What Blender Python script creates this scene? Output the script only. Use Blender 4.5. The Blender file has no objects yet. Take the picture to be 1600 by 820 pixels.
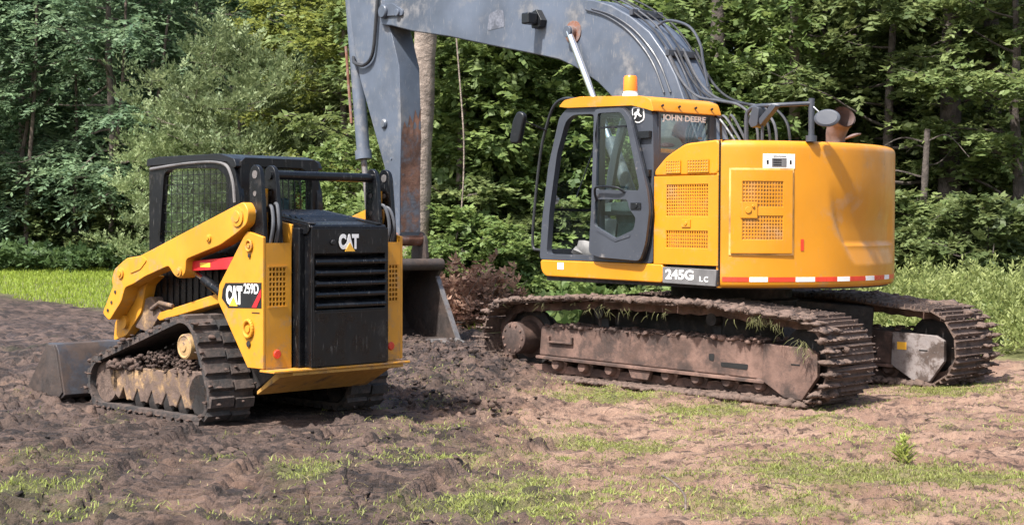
import bpy, bmesh, math, random
import numpy as np
from mathutils import Vector, Matrix, Euler
from mathutils.geometry import tessellate_polygon

random.seed(7)
rng = np.random.default_rng(11)
PI = math.pi
R = math.radians
scene = bpy.context.scene
col = scene.collection

# ------------------------------------------------------------------ camera
cam_d = bpy.data.cameras.new('camera')
cam = bpy.data.objects.new('camera', cam_d)
col.objects.link(cam)
cam.location = (0, 0, 1.5)
cam.rotation_euler = (R(90), 0, 0)
cam_d.sensor_width = 36
cam_d.lens = 36 * 2360 / 1600
cam_d.shift_y = -52 / 1600
cam_d.clip_end = 2000
scene.camera = cam

# ------------------------------------------------------------------ light
SUN_TRAVEL = Vector((0.145, 0.18, -0.335)).normalized()
to_sun = -SUN_TRAVEL
world = bpy.data.worlds.new('World')
scene.world = world
world.use_nodes = True
wn = world.node_tree
sky = wn.nodes.new('ShaderNodeTexSky')
sky.sky_type = 'NISHITA'
sky.sun_disc = False
sky.sun_elevation = math.asin(to_sun.z)
sky.sun_rotation = math.atan2(to_sun.x, to_sun.y)
sky.air_density = 1.2
sky.dust_density = 3.5
bg = wn.nodes['Background']
bg.inputs['Strength'].default_value = 0.135
wn.links.new(sky.outputs[0], bg.inputs['Color'])
sun_d = bpy.data.lights.new('sun', 'SUN')
sun_d.energy = 4.9
sun_d.angle = R(2.5)
sun_d.color = (1.0, 0.97, 0.92)
sun = bpy.data.objects.new('sun', sun_d)
sun.rotation_euler = SUN_TRAVEL.to_track_quat('-Z', 'Y').to_euler()
col.objects.link(sun)
vs = scene.view_settings
vs.view_transform = 'Standard'
vs.look = 'None'
vs.exposure = 1.0
vs.gamma = 1.0
vs.use_curve_mapping = False
scene.cycles.max_bounces = 8
scene.cycles.transparent_max_bounces = 16

# ------------------------------------------------------------------ materials
def nd(nt, t, **kw):
    n = nt.nodes.new(t)
    for k, v in kw.items():
        setattr(n, k, v)
    return n

def mat(name, base, rough=0.5, metal=0.0, var=0.12, vscale=2.0, dirt=None, bump=None, spec=0.5,
        coat=0.0, splash=None, scratch=None):
    """base colour with soft variation, patches of dirt, mud splash that thins out upwards, scratches, bump"""
    m = bpy.data.materials.new(name)
    m.use_nodes = True
    nt = m.node_tree
    L = nt.links.new
    p = nt.nodes['Principled BSDF']
    tc = nd(nt, 'ShaderNodeTexCoord')
    oi = nd(nt, 'ShaderNodeObjectInfo')
    off = nd(nt, 'ShaderNodeVectorMath', operation='MULTIPLY_ADD')
    L(oi.outputs['Random'], off.inputs[0])
    off.inputs[1].default_value = (37, 21, 53)
    L(tc.outputs['Object'], off.inputs[2])
    vec = off.outputs[0]
    def noise(scale, detail=4, rough_=.6, v=None):
        n = nd(nt, 'ShaderNodeTexNoise')
        n.inputs['Scale'].default_value = scale
        n.inputs['Detail'].default_value = detail
        n.inputs['Roughness'].default_value = rough_
        L(v if v is not None else vec, n.inputs['Vector'])
        return n.outputs['Fac']
    def mapr(src, a, b, c, d):
        n = nd(nt, 'ShaderNodeMapRange')
        n.interpolation_type = 'SMOOTHSTEP'
        for i, x in enumerate((a, b, c, d)):
            n.inputs[i + 1].default_value = x
        L(src, n.inputs[0])
        return n.outputs[0]
    def mixc(fac, a, b):
        n = nd(nt, 'ShaderNodeMix', data_type='RGBA')
        if isinstance(fac, float):
            n.inputs[0].default_value = fac
        else:
            L(fac, n.inputs[0])
        for s, x in ((6, a), (7, b)):
            if isinstance(x, tuple):
                n.inputs[s].default_value = (*x, 1)
            else:
                L(x, n.inputs[s])
        return n.outputs[2]
    lo = tuple(max(0, c * (1 - var)) for c in base)
    hi = tuple(min(1, c * (1 + var)) for c in base)
    c = mixc(mapr(noise(vscale), .3, .7, 0, 1), lo, hi)
    rg = None
    dfac = None
    if scratch:
        mp = nd(nt, 'ShaderNodeMapping')
        mp.inputs['Scale'].default_value = (9, 9, 1.2)
        L(vec, mp.inputs['Vector'])
        c = mixc(mapr(noise(6, 3, .7, mp.outputs[0]), .60, .70, 0, scratch[1]), c, scratch[0])
    if dirt:
        dc, amt, sc = dirt
        dfac = mapr(noise(sc, 6, .7), .62 - .35 * amt, .82 - .35 * amt, 0, 1)
        d2 = tuple(x * .6 for x in dc)
        c = mixc(dfac, c, mixc(mapr(noise(sc * 4), .35, .65, 0, 1), d2, dc))
    if splash:
        sc_, z0, z1, amt = splash
        sx = nd(nt, 'ShaderNodeSeparateXYZ')
        L(tc.outputs['Object'], sx.inputs[0])
        g = mapr(sx.outputs[2], z0, z1, amt, 0)
        mm = nd(nt, 'ShaderNodeMath', operation='ADD')
        L(g, mm.inputs[0])
        L(noise(7, 6, .7), mm.inputs[1])
        c = mixc(mapr(mm.outputs[0], .85, 1.1, 0, .9), c, sc_)
    L(c, p.inputs['Base Color'])
    p.inputs['Metallic'].default_value = metal
    p.inputs['Specular IOR Level'].default_value = spec
    if coat:
        p.inputs['Coat Weight'].default_value = coat
        p.inputs['Coat Roughness'].default_value = .12
    r0 = mapr(noise(vscale * 3), .3, .7, max(.05, rough - .1), min(1, rough + .12))
    if dfac is not None:
        mx = nd(nt, 'ShaderNodeMath', operation='MAXIMUM')
        L(r0, mx.inputs[0])
        L(mapr(dfac, 0, 1, 0, .85), mx.inputs[1])
        r0 = mx.outputs[0]
    L(r0, p.inputs['Roughness'])
    if bump:
        b = nd(nt, 'ShaderNodeBump')
        b.inputs['Strength'].default_value = bump[1]
        b.inputs['Distance'].default_value = bump[2] if len(bump) > 2 else .02
        L(noise(bump[0], 6, .65), b.inputs['Height'])
        L(b.outputs[0], p.inputs['Normal'])
    return m

def glass_mat(name, tint, gloss):
    m = bpy.data.materials.new(name)
    m.use_nodes = True
    nt = m.node_tree
    nt.nodes.remove(nt.nodes['Principled BSDF'])
    out = nt.nodes['Material Output']
    t = nd(nt, 'ShaderNodeBsdfTransparent')
    t.inputs[0].default_value = (*tint, 1)
    g = nd(nt, 'ShaderNodeBsdfGlossy')
    g.inputs['Roughness'].default_value = .03
    g.inputs[0].default_value = (.9, .95, 1, 1)
    lw = nd(nt, 'ShaderNodeLayerWeight')
    lw.inputs[0].default_value = .5
    pw = nd(nt, 'ShaderNodeMath', operation='POWER')
    pw.inputs[1].default_value = 4.0
    nt.links.new(lw.outputs['Facing'], pw.inputs[0])
    ad = nd(nt, 'ShaderNodeMath', operation='MULTIPLY_ADD')
    ad.inputs[1].default_value = .6
    ad.inputs[2].default_value = gloss + .02
    nt.links.new(pw.outputs[0], ad.inputs[0])
    mx = nd(nt, 'ShaderNodeMixShader')
    nt.links.new(ad.outputs[0], mx.inputs[0])
    nt.links.new(t.outputs[0], mx.inputs[1])
    nt.links.new(g.outputs[0], mx.inputs[2])
    nt.links.new(mx.outputs[0], out.inputs[0])
    return m

def leaf_mat(name, dark, light, trans=.35, rough=.55, hue_var=.25):
    m = bpy.data.materials.new(name)
    m.use_nodes = True
    nt = m.node_tree
    L = nt.links.new
    p = nt.nodes['Principled BSDF']
    out = nt.nodes['Material Output']
    at = nd(nt, 'ShaderNodeAttribute', attribute_name='tint')
    oi = nd(nt, 'ShaderNodeObjectInfo')
    mx = nd(nt, 'ShaderNodeMix', data_type='RGBA')
    mx.inputs[6].default_value = (*dark, 1)
    mx.inputs[7].default_value = (*light, 1)
    L(at.outputs['Fac'], mx.inputs[0])
    hs = nd(nt, 'ShaderNodeHueSaturation')
    mr = nd(nt, 'ShaderNodeMapRange')
    mr.inputs[3].default_value = 1 - hue_var
    mr.inputs[4].default_value = 1 + hue_var
    L(oi.outputs['Random'], mr.inputs[0])
    L(mr.outputs[0], hs.inputs['Value'])
    L(mx.outputs[2], hs.inputs['Color'])
    L(hs.outputs[0], p.inputs['Base Color'])
    p.inputs['Roughness'].default_value = rough
    p.inputs['Specular IOR Level'].default_value = .35
    tr = nd(nt, 'ShaderNodeBsdfTranslucent')
    hs2 = nd(nt, 'ShaderNodeHueSaturation')
    hs2.inputs['Value'].default_value = 1.3
    hs2.inputs['Hue'].default_value = .485
    L(hs.outputs[0], hs2.inputs['Color'])
    L(hs2.outputs[0], tr.inputs[0])
    ms = nd(nt, 'ShaderNodeMixShader')
    ms.inputs[0].default_value = trans
    L(p.outputs[0], ms.inputs[1])
    L(tr.outputs[0], ms.inputs[2])
    L(ms.outputs[0], out.inputs[0])
    return m

MUD = (.13, .082, .062)
MUDL = (.27, .175, .135)
M = {}
M['exc_yellow'] = mat('orange_yellow_paint', (.53, .212, .007), .42, var=.09, vscale=1.0, dirt=((.44, .235, .09), .30, 2.2), coat=.12,
                      splash=((.40, .235, .11), 1.0, 1.6, .36), scratch=((.42, .23, .08), .35))
M['cat_yellow'] = mat('chrome_yellow_paint', (.545, .242, .018), .45, var=.10, vscale=2, dirt=((.36, .22, .10), .28, 5),
                      splash=((.22, .145, .10), .3, .95, .5), scratch=((.35, .2, .08), .5))
M['cat_black'] = mat('satin_black_paint', (.0045, .005, .0065), .33, var=.3, vscale=3, spec=.35, dirt=((.055, .047, .042), .14, 3), scratch=((.12, .115, .11), .5))
M['cat_belly'] = mat('muddy_belly_plate', (.5, .27, .06), .75, var=.3, vscale=4, dirt=((.22, .13, .06), .45, 4), bump=(20, .3))
M['black_plastic'] = mat('black_plastic', (.008, .009, .011), .36, var=.2, vscale=4, spec=.4, dirt=((.06, .05, .045), .14, 6))
M['rubber'] = mat('muddy_rubber', (.028, .026, .026), .75, var=.3, vscale=6, dirt=((.085, .062, .053), .66, 5), bump=(30, .35))
M['hose'] = mat('rubber_hose', (.022, .023, .026), .5, var=.2, vscale=8)
M['hose_grey'] = mat('grey_hose_sleeve', (.065, .068, .076), .5, var=.2, vscale=8)
M['boom'] = mat('blue_grey_boom_paint', (.078, .094, .125), .45, var=.3, vscale=.8, dirt=((.165, .165, .172), .36, 2.2), scratch=((.21, .205, .205), .5))  # broad tone variation puts uneven light along the boom into the colour
M['cab_grey'] = mat('dark_grey_cab_paint', (.046, .051, .064), .40, var=.1, vscale=2, dirt=((.22, .2, .19), .12, 5))
M['interior'] = mat('cab_interior_plastic', (.09, .10, .10), .65, var=.25, vscale=4)
M['seat'] = mat('seat_fabric', (.13, .165, .165), .85, var=.2, vscale=12)
M['mat_grey'] = mat('floor_mat_grey', (.15, .147, .144), .85, var=.25, vscale=8)
M['steel'] = mat('worn_steel', (.20, .185, .18), .5, metal=.5, var=.25, vscale=5, dirt=(MUD, .4, 5), bump=(25, .2))
M['bucket_steel'] = mat('muddy_bucket_steel', (.040, .031, .028), .7, metal=.05, var=.4, vscale=4, dirt=((.060, .040, .032), .60, 3), bump=(14, .4))
M['loader_bucket'] = mat('loader_bucket_steel', (.062, .068, .082), .5, metal=.15, var=.3, vscale=3, dirt=((.062, .042, .034), .70, 2.2), bump=(14, .25))
M['exhaust'] = mat('scorched_exhaust', (.12, .078, .068), .7, var=.35, vscale=6, dirt=((.12, .10, .105), .45, 5), bump=(20, .2))
M['rust'] = mat('rusty_steel', (.19, .078, .045), .75, var=.45, vscale=5, dirt=((.17, .125, .115), .5, 5), bump=(25, .3))
M['track_frame'] = mat('muddy_track_frame', (.135, .080, .062), .8, var=.5, vscale=3.0, dirt=((.055, .036, .030), .52, 3.5), bump=(18, .35))
M['shoe'] = mat('muddy_track_shoe', (.135, .090, .070), .85, var=.45, vscale=5, dirt=((.052, .034, .028), .46, 5), bump=(16, .7, .03))
M['frame_pale'] = mat('pale_muddy_plate', (.30, .26, .25), .8, var=.4, vscale=5, dirt=((.085, .06, .05), .60, 5), bump=(18, .3))
M['dark_metal'] = mat('dark_greasy_metal', (.018, .015, .014), .7, var=.4, vscale=5, dirt=((.07, .046, .037), .35, 5), bump=(14, .3))
M['mud_yellow'] = mat('mud_caked_yellow', (.36, .225, .11), .85, var=.35, vscale=6, dirt=((.135, .09, .07), .88, 5), bump=(20, .5))
M['hub'] = mat('dusty_hub_paint', (.40, .255, .11), .75, var=.2, vscale=8, dirt=((.15, .10, .075), .45, 8), bump=(20, .3))
M['mud'] = mat('mud_lump', (.075, .048, .038), .95, var=.4, vscale=8, bump=(16, .9, .03))
M['ghost'] = mat('faded_decal_ghost', (.095, .102, .125), .5, var=.3, vscale=9, dirt=((.15, .16, .195), .62, 9))
M['rubbed'] = mat('rubbed_rusty_paint', (.15, .075, .05), .75, var=.5, vscale=4, dirt=((.10, .105, .125), .58, 3.2), bump=(25, .3))
M['chrome'] = mat('chrome_rod', (.75, .75, .77), .15, metal=1.0, var=.03)
M['red'] = mat('red_paint', (.55, .02, .025), .4, var=.1, dirt=((.2, .1, .08), .12, 6))
M['red_reflect'] = mat('red_reflector', (.62, .045, .02), .35, var=.1, vscale=8)
M['white'] = mat('white_vinyl', (.78, .77, .75), .5, var=.06, dirt=((.5, .4, .3), .12, 6))
M['orange_lens'] = mat('orange_lens', (.9, .2, .01), .25, var=.08)
M['black_vinyl'] = mat('black_vinyl', (.012, .012, .013), .4, var=.2)
M['grey_vinyl'] = mat('grey_vinyl', (.13, .125, .125), .5, var=.15, vscale=6)
M['cat_triangle'] = mat('yellow_vinyl', (.85, .45, .05), .45, var=.05)
M['grille_back'] = mat('dusty_grille_backing', (.55, .31, .10), .9, var=.55, vscale=3.5)
M['black_void'] = mat('black_recess', (.008, .008, .008), .8, var=.2)
M['silver'] = mat('bare_aluminium', (.6, .6, .6), .35, metal=.8, var=.1)
M['glass'] = glass_mat('clear_glass', (.90, .94, .93), .02)
M['glass_dark'] = glass_mat('tinted_glass', (.80, .87, .87), .03)
M['glass_rear'] = glass_mat('reflecting_glass', (.72, .82, .82), .22)
M['bark'] = mat('grey_bark', (.17, .135, .115), .9, var=.4, vscale=5, bump=(12, .9, .05))
M['bark_mid'] = mat('brown_bark', (.10, .075, .06), .9, var=.4, vscale=5, bump=(12, .9, .05))
M['bark_pale'] = mat('pale_bark', (.22, .175, .145), .9, var=.35, vscale=4, bump=(10, .9, .06))
M['bark_dark'] = mat('dark_bark', (.075, .06, .052), .9, var=.4, vscale=5, bump=(12, .9, .05))

# ------------------------------------------------------------------ mesh helpers
def tag(o, label=None, cat=None, group=None, kind=None):
    if label: o['label'] = label
    if cat: o['category'] = cat
    if group: o['group'] = group
    if kind: o['kind'] = kind
    return o

def empty(name, loc=(0, 0, 0), rot=(0, 0, 0)):
    o = bpy.data.objects.new(name, None)
    o.empty_display_size = .2
    o.location = loc
    o.rotation_euler = rot
    col.objects.link(o)
    return o

def rnd_poly(pts, r, n=4):
    """round the corners of a closed 2-D outline"""
    out = []
    N = len(pts)
    for i in range(N):
        p0, p1, p2 = Vector(pts[i - 1]), Vector(pts[i]), Vector(pts[(i + 1) % N])
        a, b = p0 - p1, p2 - p1
        rr = min(r, a.length * .45, b.length * .45)
        q0, q1 = p1 + a.normalized() * rr, p1 + b.normalized() * rr
        for k in range(n + 1):
            t = k / n
            out.append(tuple(q0 * (1 - t) ** 2 + p1 * 2 * t * (1 - t) + q1 * t * t))
    return out

class MB:
    def __init__(self):
        self.v = []
        self.f = []
    def add(self, vs_, fs):
        n = len(self.v)
        self.v += [tuple(v) for v in vs_]
        self.f += [tuple(i + n for i in f) for f in fs]
        return self
    def box(self, x0, x1, y0, y1, z0, z1):
        vs_ = [(x, y, z) for x in (x0, x1) for y in (y0, y1) for z in (z0, z1)]
        return self.add(vs_, [(0, 1, 3, 2), (4, 6, 7, 5), (0, 4, 5, 1), (2, 3, 7, 6), (0, 2, 6, 4), (1, 5, 7, 3)])
    def bar(self, p0, p1, w, t, up=(0, 0, 1)):
        p0, p1 = Vector(p0), Vector(p1)
        d = (p1 - p0).normalized()
        u = Vector(up)
        s = d.cross(u)
        if s.length < 1e-4:
            s = d.cross(Vector((0, 1, 0)))
        s.normalize()
        u = s.cross(d)
        vs_ = [p + s * (a * w / 2) + u * (b * t / 2) for p in (p0, p1) for a in (-1, 1) for b in (-1, 1)]
        return self.add(vs_, [(0, 1, 3, 2), (4, 6, 7, 5), (0, 4, 5, 1), (2, 3, 7, 6), (0, 2, 6, 4), (1, 5, 7, 3)])
    def prism(self, poly, axis, a0, a1, holes=()):
        def P(q, a):
            if axis == 'x': return (a, q[0], q[1])
            if axis == 'y': return (q[0], a, q[1])
            return (q[0], q[1], a)
        loops = [list(poly)] + [list(h) for h in holes]
        allp = [q for l in loops for q in l]
        n = len(allp)
        vs_ = [P(q, a0) for q in allp] + [P(q, a1) for q in allp]
        fs = []
        if holes:
            tr = tessellate_polygon([[Vector((q[0], q[1], 0)) for q in l] for l in loops])
            fs += [tuple(t) for t in tr] + [tuple(i + n for i in t) for t in tr]
        else:
            fs += [tuple(range(n)), tuple(i + n for i in range(n))]
        k = 0
        for l in loops:
            m_ = len(l)
            for i in range(m_):
                a, b = k + i, k + (i + 1) % m_
                fs.append((a, b, b + n, a + n))
            k += m_
        return self.add(vs_, fs)
    def cyl(self, p0, p1, r0, r1=None, n=20, caps=True):
        return self.tube([p0, p1], [r0, r0 if r1 is None else r1], n, caps)
    def tube(self, pts, r, n=8, caps=True):
        pts = [Vector(p) for p in pts]
        N = len(pts)
        rs = [r] * N if isinstance(r, (int, float)) else list(r)
        rings = []
        ref = None
        for i in range(N):
            d = (pts[min(i + 1, N - 1)] - pts[max(i - 1, 0)])
            d = d.normalized() if d.length > 1e-9 else Vector((0, 0, 1))
            if ref is None:
                ref = d.orthogonal().normalized()
            ref = (ref - d * ref.dot(d))
            ref = ref.normalized() if ref.length > 1e-6 else d.orthogonal().normalized()
            b = d.cross(ref)
            rings.append([pts[i] + (ref * math.cos(2 * PI * k / n) + b * math.sin(2 * PI * k / n)) * rs[i] for k in range(n)])
        vs_ = [v for ring in rings for v in ring]
        fs = [(i * n + k, i * n + (k + 1) % n, (i + 1) * n + (k + 1) % n, (i + 1) * n + k) for i in range(N - 1) for k in range(n)]
        if caps:
            fs += [tuple(range(n)), tuple((N - 1) * n + k for k in range(n))]
        return self.add(vs_, fs)
    def lathe(self, prof, n=24, origin=(0, 0, 0), axis='z'):
        """prof: (radius, height) pairs"""
        vs_ = []
        for r, h_ in prof:
            for k in range(n):
                a = 2 * PI * k / n
                c, s = r * math.cos(a), r * math.sin(a)
                v = {'z': (c, s, h_), 'y': (c, h_, s), 'x': (h_, c, s)}[axis]
                vs_.append((v[0] + origin[0], v[1] + origin[1], v[2] + origin[2]))
        N = len(prof)
        fs = [(i * n + k, i * n + (k + 1) % n, (i + 1) * n + (k + 1) % n, (i + 1) * n + k) for i in range(N - 1) for k in range(n)]
        fs += [tuple(range(n)), tuple((N - 1) * n + k for k in range(n))]
        return self.add(vs_, fs)
    def gridplate(self, us, ws, solid, t, fmap):
        """plate with openings: cell (i,j) is solid or open; fmap(u,w,o) -> point, o = outward offset"""
        nu, nw = len(us), len(ws)
        idx = {}
        vs_, fs = [], []
        def V(i, j, o):
            k = (i, j, o)
            if k not in idx:
                idx[k] = len(vs_)
                vs_.append(fmap(us[i], ws[j], t if o else 0))
            return idx[k]
        S = lambda i, j: 0 <= i < nu - 1 and 0 <= j < nw - 1 and solid(i, j)
        for i in range(nu - 1):
            for j in range(nw - 1):
                if not S(i, j): continue
                fs.append((V(i, j, 1), V(i + 1, j, 1), V(i + 1, j + 1, 1), V(i, j + 1, 1)))
                fs.append((V(i, j, 0), V(i, j + 1, 0), V(i + 1, j + 1, 0), V(i + 1, j, 0)))
                for (di, dj, a, b) in ((-1, 0, (i, j), (i, j + 1)), (1, 0, (i + 1, j), (i + 1, j + 1)),
                                       (0, -1, (i, j), (i + 1, j)), (0, 1, (i, j + 1), (i + 1, j + 1))):
                    if not S(i + di, j + dj):
                        fs.append((V(*a, 0), V(*b, 0), V(*b, 1), V(*a, 1)))
        return self.add(vs_, fs)
    def mesh(self, name, angle=35):
        me = bpy.data.meshes.new(name)
        bm = bmesh.new()
        vv = [bm.verts.new(v) for v in self.v]
        for f in self.f:
            try:
                bm.faces.new([vv[i] for i in f])
            except ValueError:
                pass
        bmesh.ops.recalc_face_normals(bm, faces=bm.faces)
        bm.to_mesh(me)
        bm.free()
        me.shade_smooth()
        me.set_sharp_from_angle(angle=R(angle))
        return me
    def build(self, name, m, parent=None, bevel=0, rotz=0, angle=35, seg=2):
        me = self.mesh(name, angle)
        return link(name, me, m, parent, bevel, rotz, seg)

def link(name, me, m, parent=None, bevel=0, rotz=0, seg=2):
    o = bpy.data.objects.new(name, me)
    if m is not None and not me.materials:
        me.materials.append(M[m] if isinstance(m, str) else m)
    col.objects.link(o)
    if parent is not None:
        o.parent = parent
    if rotz:
        o.rotation_euler.z = rotz
    if bevel:
        b = o.modifiers.new('edge_rounding', 'BEVEL')
        b.width = bevel
        b.segments = seg
        b.limit_method = 'ANGLE'
        b.angle_limit = R(35)
        b.harden_normals = True
    return o

def np_mesh(name, verts, faces, m, tint=None, smooth=False):
    """fast mesh from numpy quads/tris; tint per vertex"""
    me = bpy.data.meshes.new(name)
    verts = np.ascontiguousarray(verts, dtype=np.float32)
    faces = np.ascontiguousarray(faces, dtype=np.int32)
    k = faces.shape[1]
    me.vertices.add(len(verts))
    me.vertices.foreach_set('co', verts.ravel())
    me.loops.add(faces.size)
    me.loops.foreach_set('vertex_index', faces.ravel())
    me.polygons.add(len(faces))
    me.polygons.foreach_set('loop_start', np.arange(0, faces.size, k, dtype=np.int32))
    me.polygons.foreach_set('loop_total', np.full(len(faces), k, dtype=np.int32))
    if smooth:
        me.polygons.foreach_set('use_smooth', np.ones(len(faces), dtype=bool))
    me.update(calc_edges=True)
    if tint is not None:
        a = me.attributes.new('tint', 'FLOAT', 'POINT')
        a.data.foreach_set('value', np.ascontiguousarray(tint, dtype=np.float32))
    me.materials.append(M[m] if isinstance(m, str) else m)
    return me

def text(name, s, width, height, m, parent, origin, right, up, bold=0.02, ext=.0015, rotz=0, shear=0):
    """flat lettering: lower left corner at origin, fitted to width x height"""
    cu = bpy.data.curves.new(name, 'FONT')
    cu.body = s
    cu.size = 1
    cu.offset = bold
    cu.extrude = .02
    cu.shear = shear
    ob = bpy.data.objects.new(name, cu)
    col.objects.link(ob)
    dg = bpy.context.evaluated_depsgraph_get()
    me = bpy.data.meshes.new_from_object(ob.evaluated_get(dg))
    bpy.data.objects.remove(ob)
    bpy.data.curves.remove(cu)
    co = np.empty(len(me.vertices) * 3, np.float32)
    me.vertices.foreach_get('co', co)
    co = co.reshape(-1, 3)
    mn, mx = co.min(0), co.max(0)
    u = (co[:, 0] - mn[0]) / (mx[0] - mn[0]) * width
    w = (co[:, 1] - mn[1]) / (mx[1] - mn[1]) * height
    o_ = (co[:, 2] - mn[2]) / max(1e-6, mx[2] - mn[2]) * ext
    r_, u_ = np.array(right, float), np.array(up, float)
    n_ = np.cross(r_, u_)
    pts = np.array(origin)[None] + u[:, None] * r_ + w[:, None] * u_ + o_[:, None] * n_
    me.vertices.foreach_set('co', pts.astype(np.float32).ravel())
    me.update()
    me.materials.clear()
    me.materials.append(M[m])
    return link(name, me, None, parent, 0, rotz)

def smooth(pts, sub=6):
    """Catmull-Rom through points"""
    P_ = [Vector(p) for p in pts]
    P_ = [P_[0] * 2 - P_[1]] + P_ + [P_[-1] * 2 - P_[-2]]
    out = []
    for i in range(1, len(P_) - 2):
        a, b, c, d = P_[i - 1:i + 3]
        for k in range(sub):
            t = k / sub
            out.append(.5 * ((2 * b) + (c - a) * t + (2 * a - 5 * b + 4 * c - d) * t * t + (3 * b - a - 3 * c + d) * t ** 3))
    out.append(P_[-2])
    return out

# ------------------------------------------------------------------ terrain
def vnoise(x, y, seed):
    xi, yi = np.floor(x).astype(np.int64), np.floor(y).astype(np.int64)
    xf, yf = x - xi, y - yi
    def h(a, b):
        n = (a * 374761393 + b * 668265263 + seed * 1442695041) & 0xffffffff
        n = ((n ^ (n >> 13)) * 1274126177) & 0xffffffff
        return ((n ^ (n >> 16)) & 0xffff) / 65535.0
    u, v = xf * xf * (3 - 2 * xf), yf * yf * (3 - 2 * yf)
    return (h(xi, yi) * (1 - u) + h(xi + 1, yi) * u) * (1 - v) + (h(xi, yi + 1) * (1 - u) + h(xi + 1, yi + 1) * u) * v

def fbm(x, y, sc, oct_, seed, gain=.5):
    s, a, t = 0, 1, 0
    for k in range(oct_):
        s = s + a * (vnoise(x * sc + 13.7 * k, y * sc - 7.1 * k, seed + k) - .5)
        t += a
        a *= gain
        sc *= 2.03
    return s / t * 2

def sst(x, a, b):
    t = np.clip((x - a) / (b - a), 0, 1)
    return t * t * (3 - 2 * t)

BX = np.array([-60, -12, -7.6, -5.5, -3, -1.2, -.2, .3, 2, 5, 7, 9, 15, 60.])
BY = np.array([34, 33.5, 28.6, 27.3, 26.5, 25, 22.5, 21, 21.0, 20, 18.4, 17.6, 17, 17.])
def grass_edge(x):
    return np.interp(x, BX, BY)

# lumps and heaps of pushed soil: x, y, radius, height
HEAPS = [(-.35, 16.3, .9, .20), (-.75, 14.4, .8, .07), (-.35, 13.1, .7, .05), (-.15, 18.3, 1.1, .13), (-.9, 17.6, 1.0, .09),
         (-1.7, 20.6, 1.3, .10), (-5.5, 19, 2.2, .12), (-7, 22, 2.5, .16), (-4, 24, 2.5, .10), (-3.4, 10.2, .8, .03),
         (.95, 15.0, .8, .04), (3.9, 13.6, .9, .04), (-.2, 11.6, .6, .04), (6.2, 15.8, 1.1, .05)]

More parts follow.
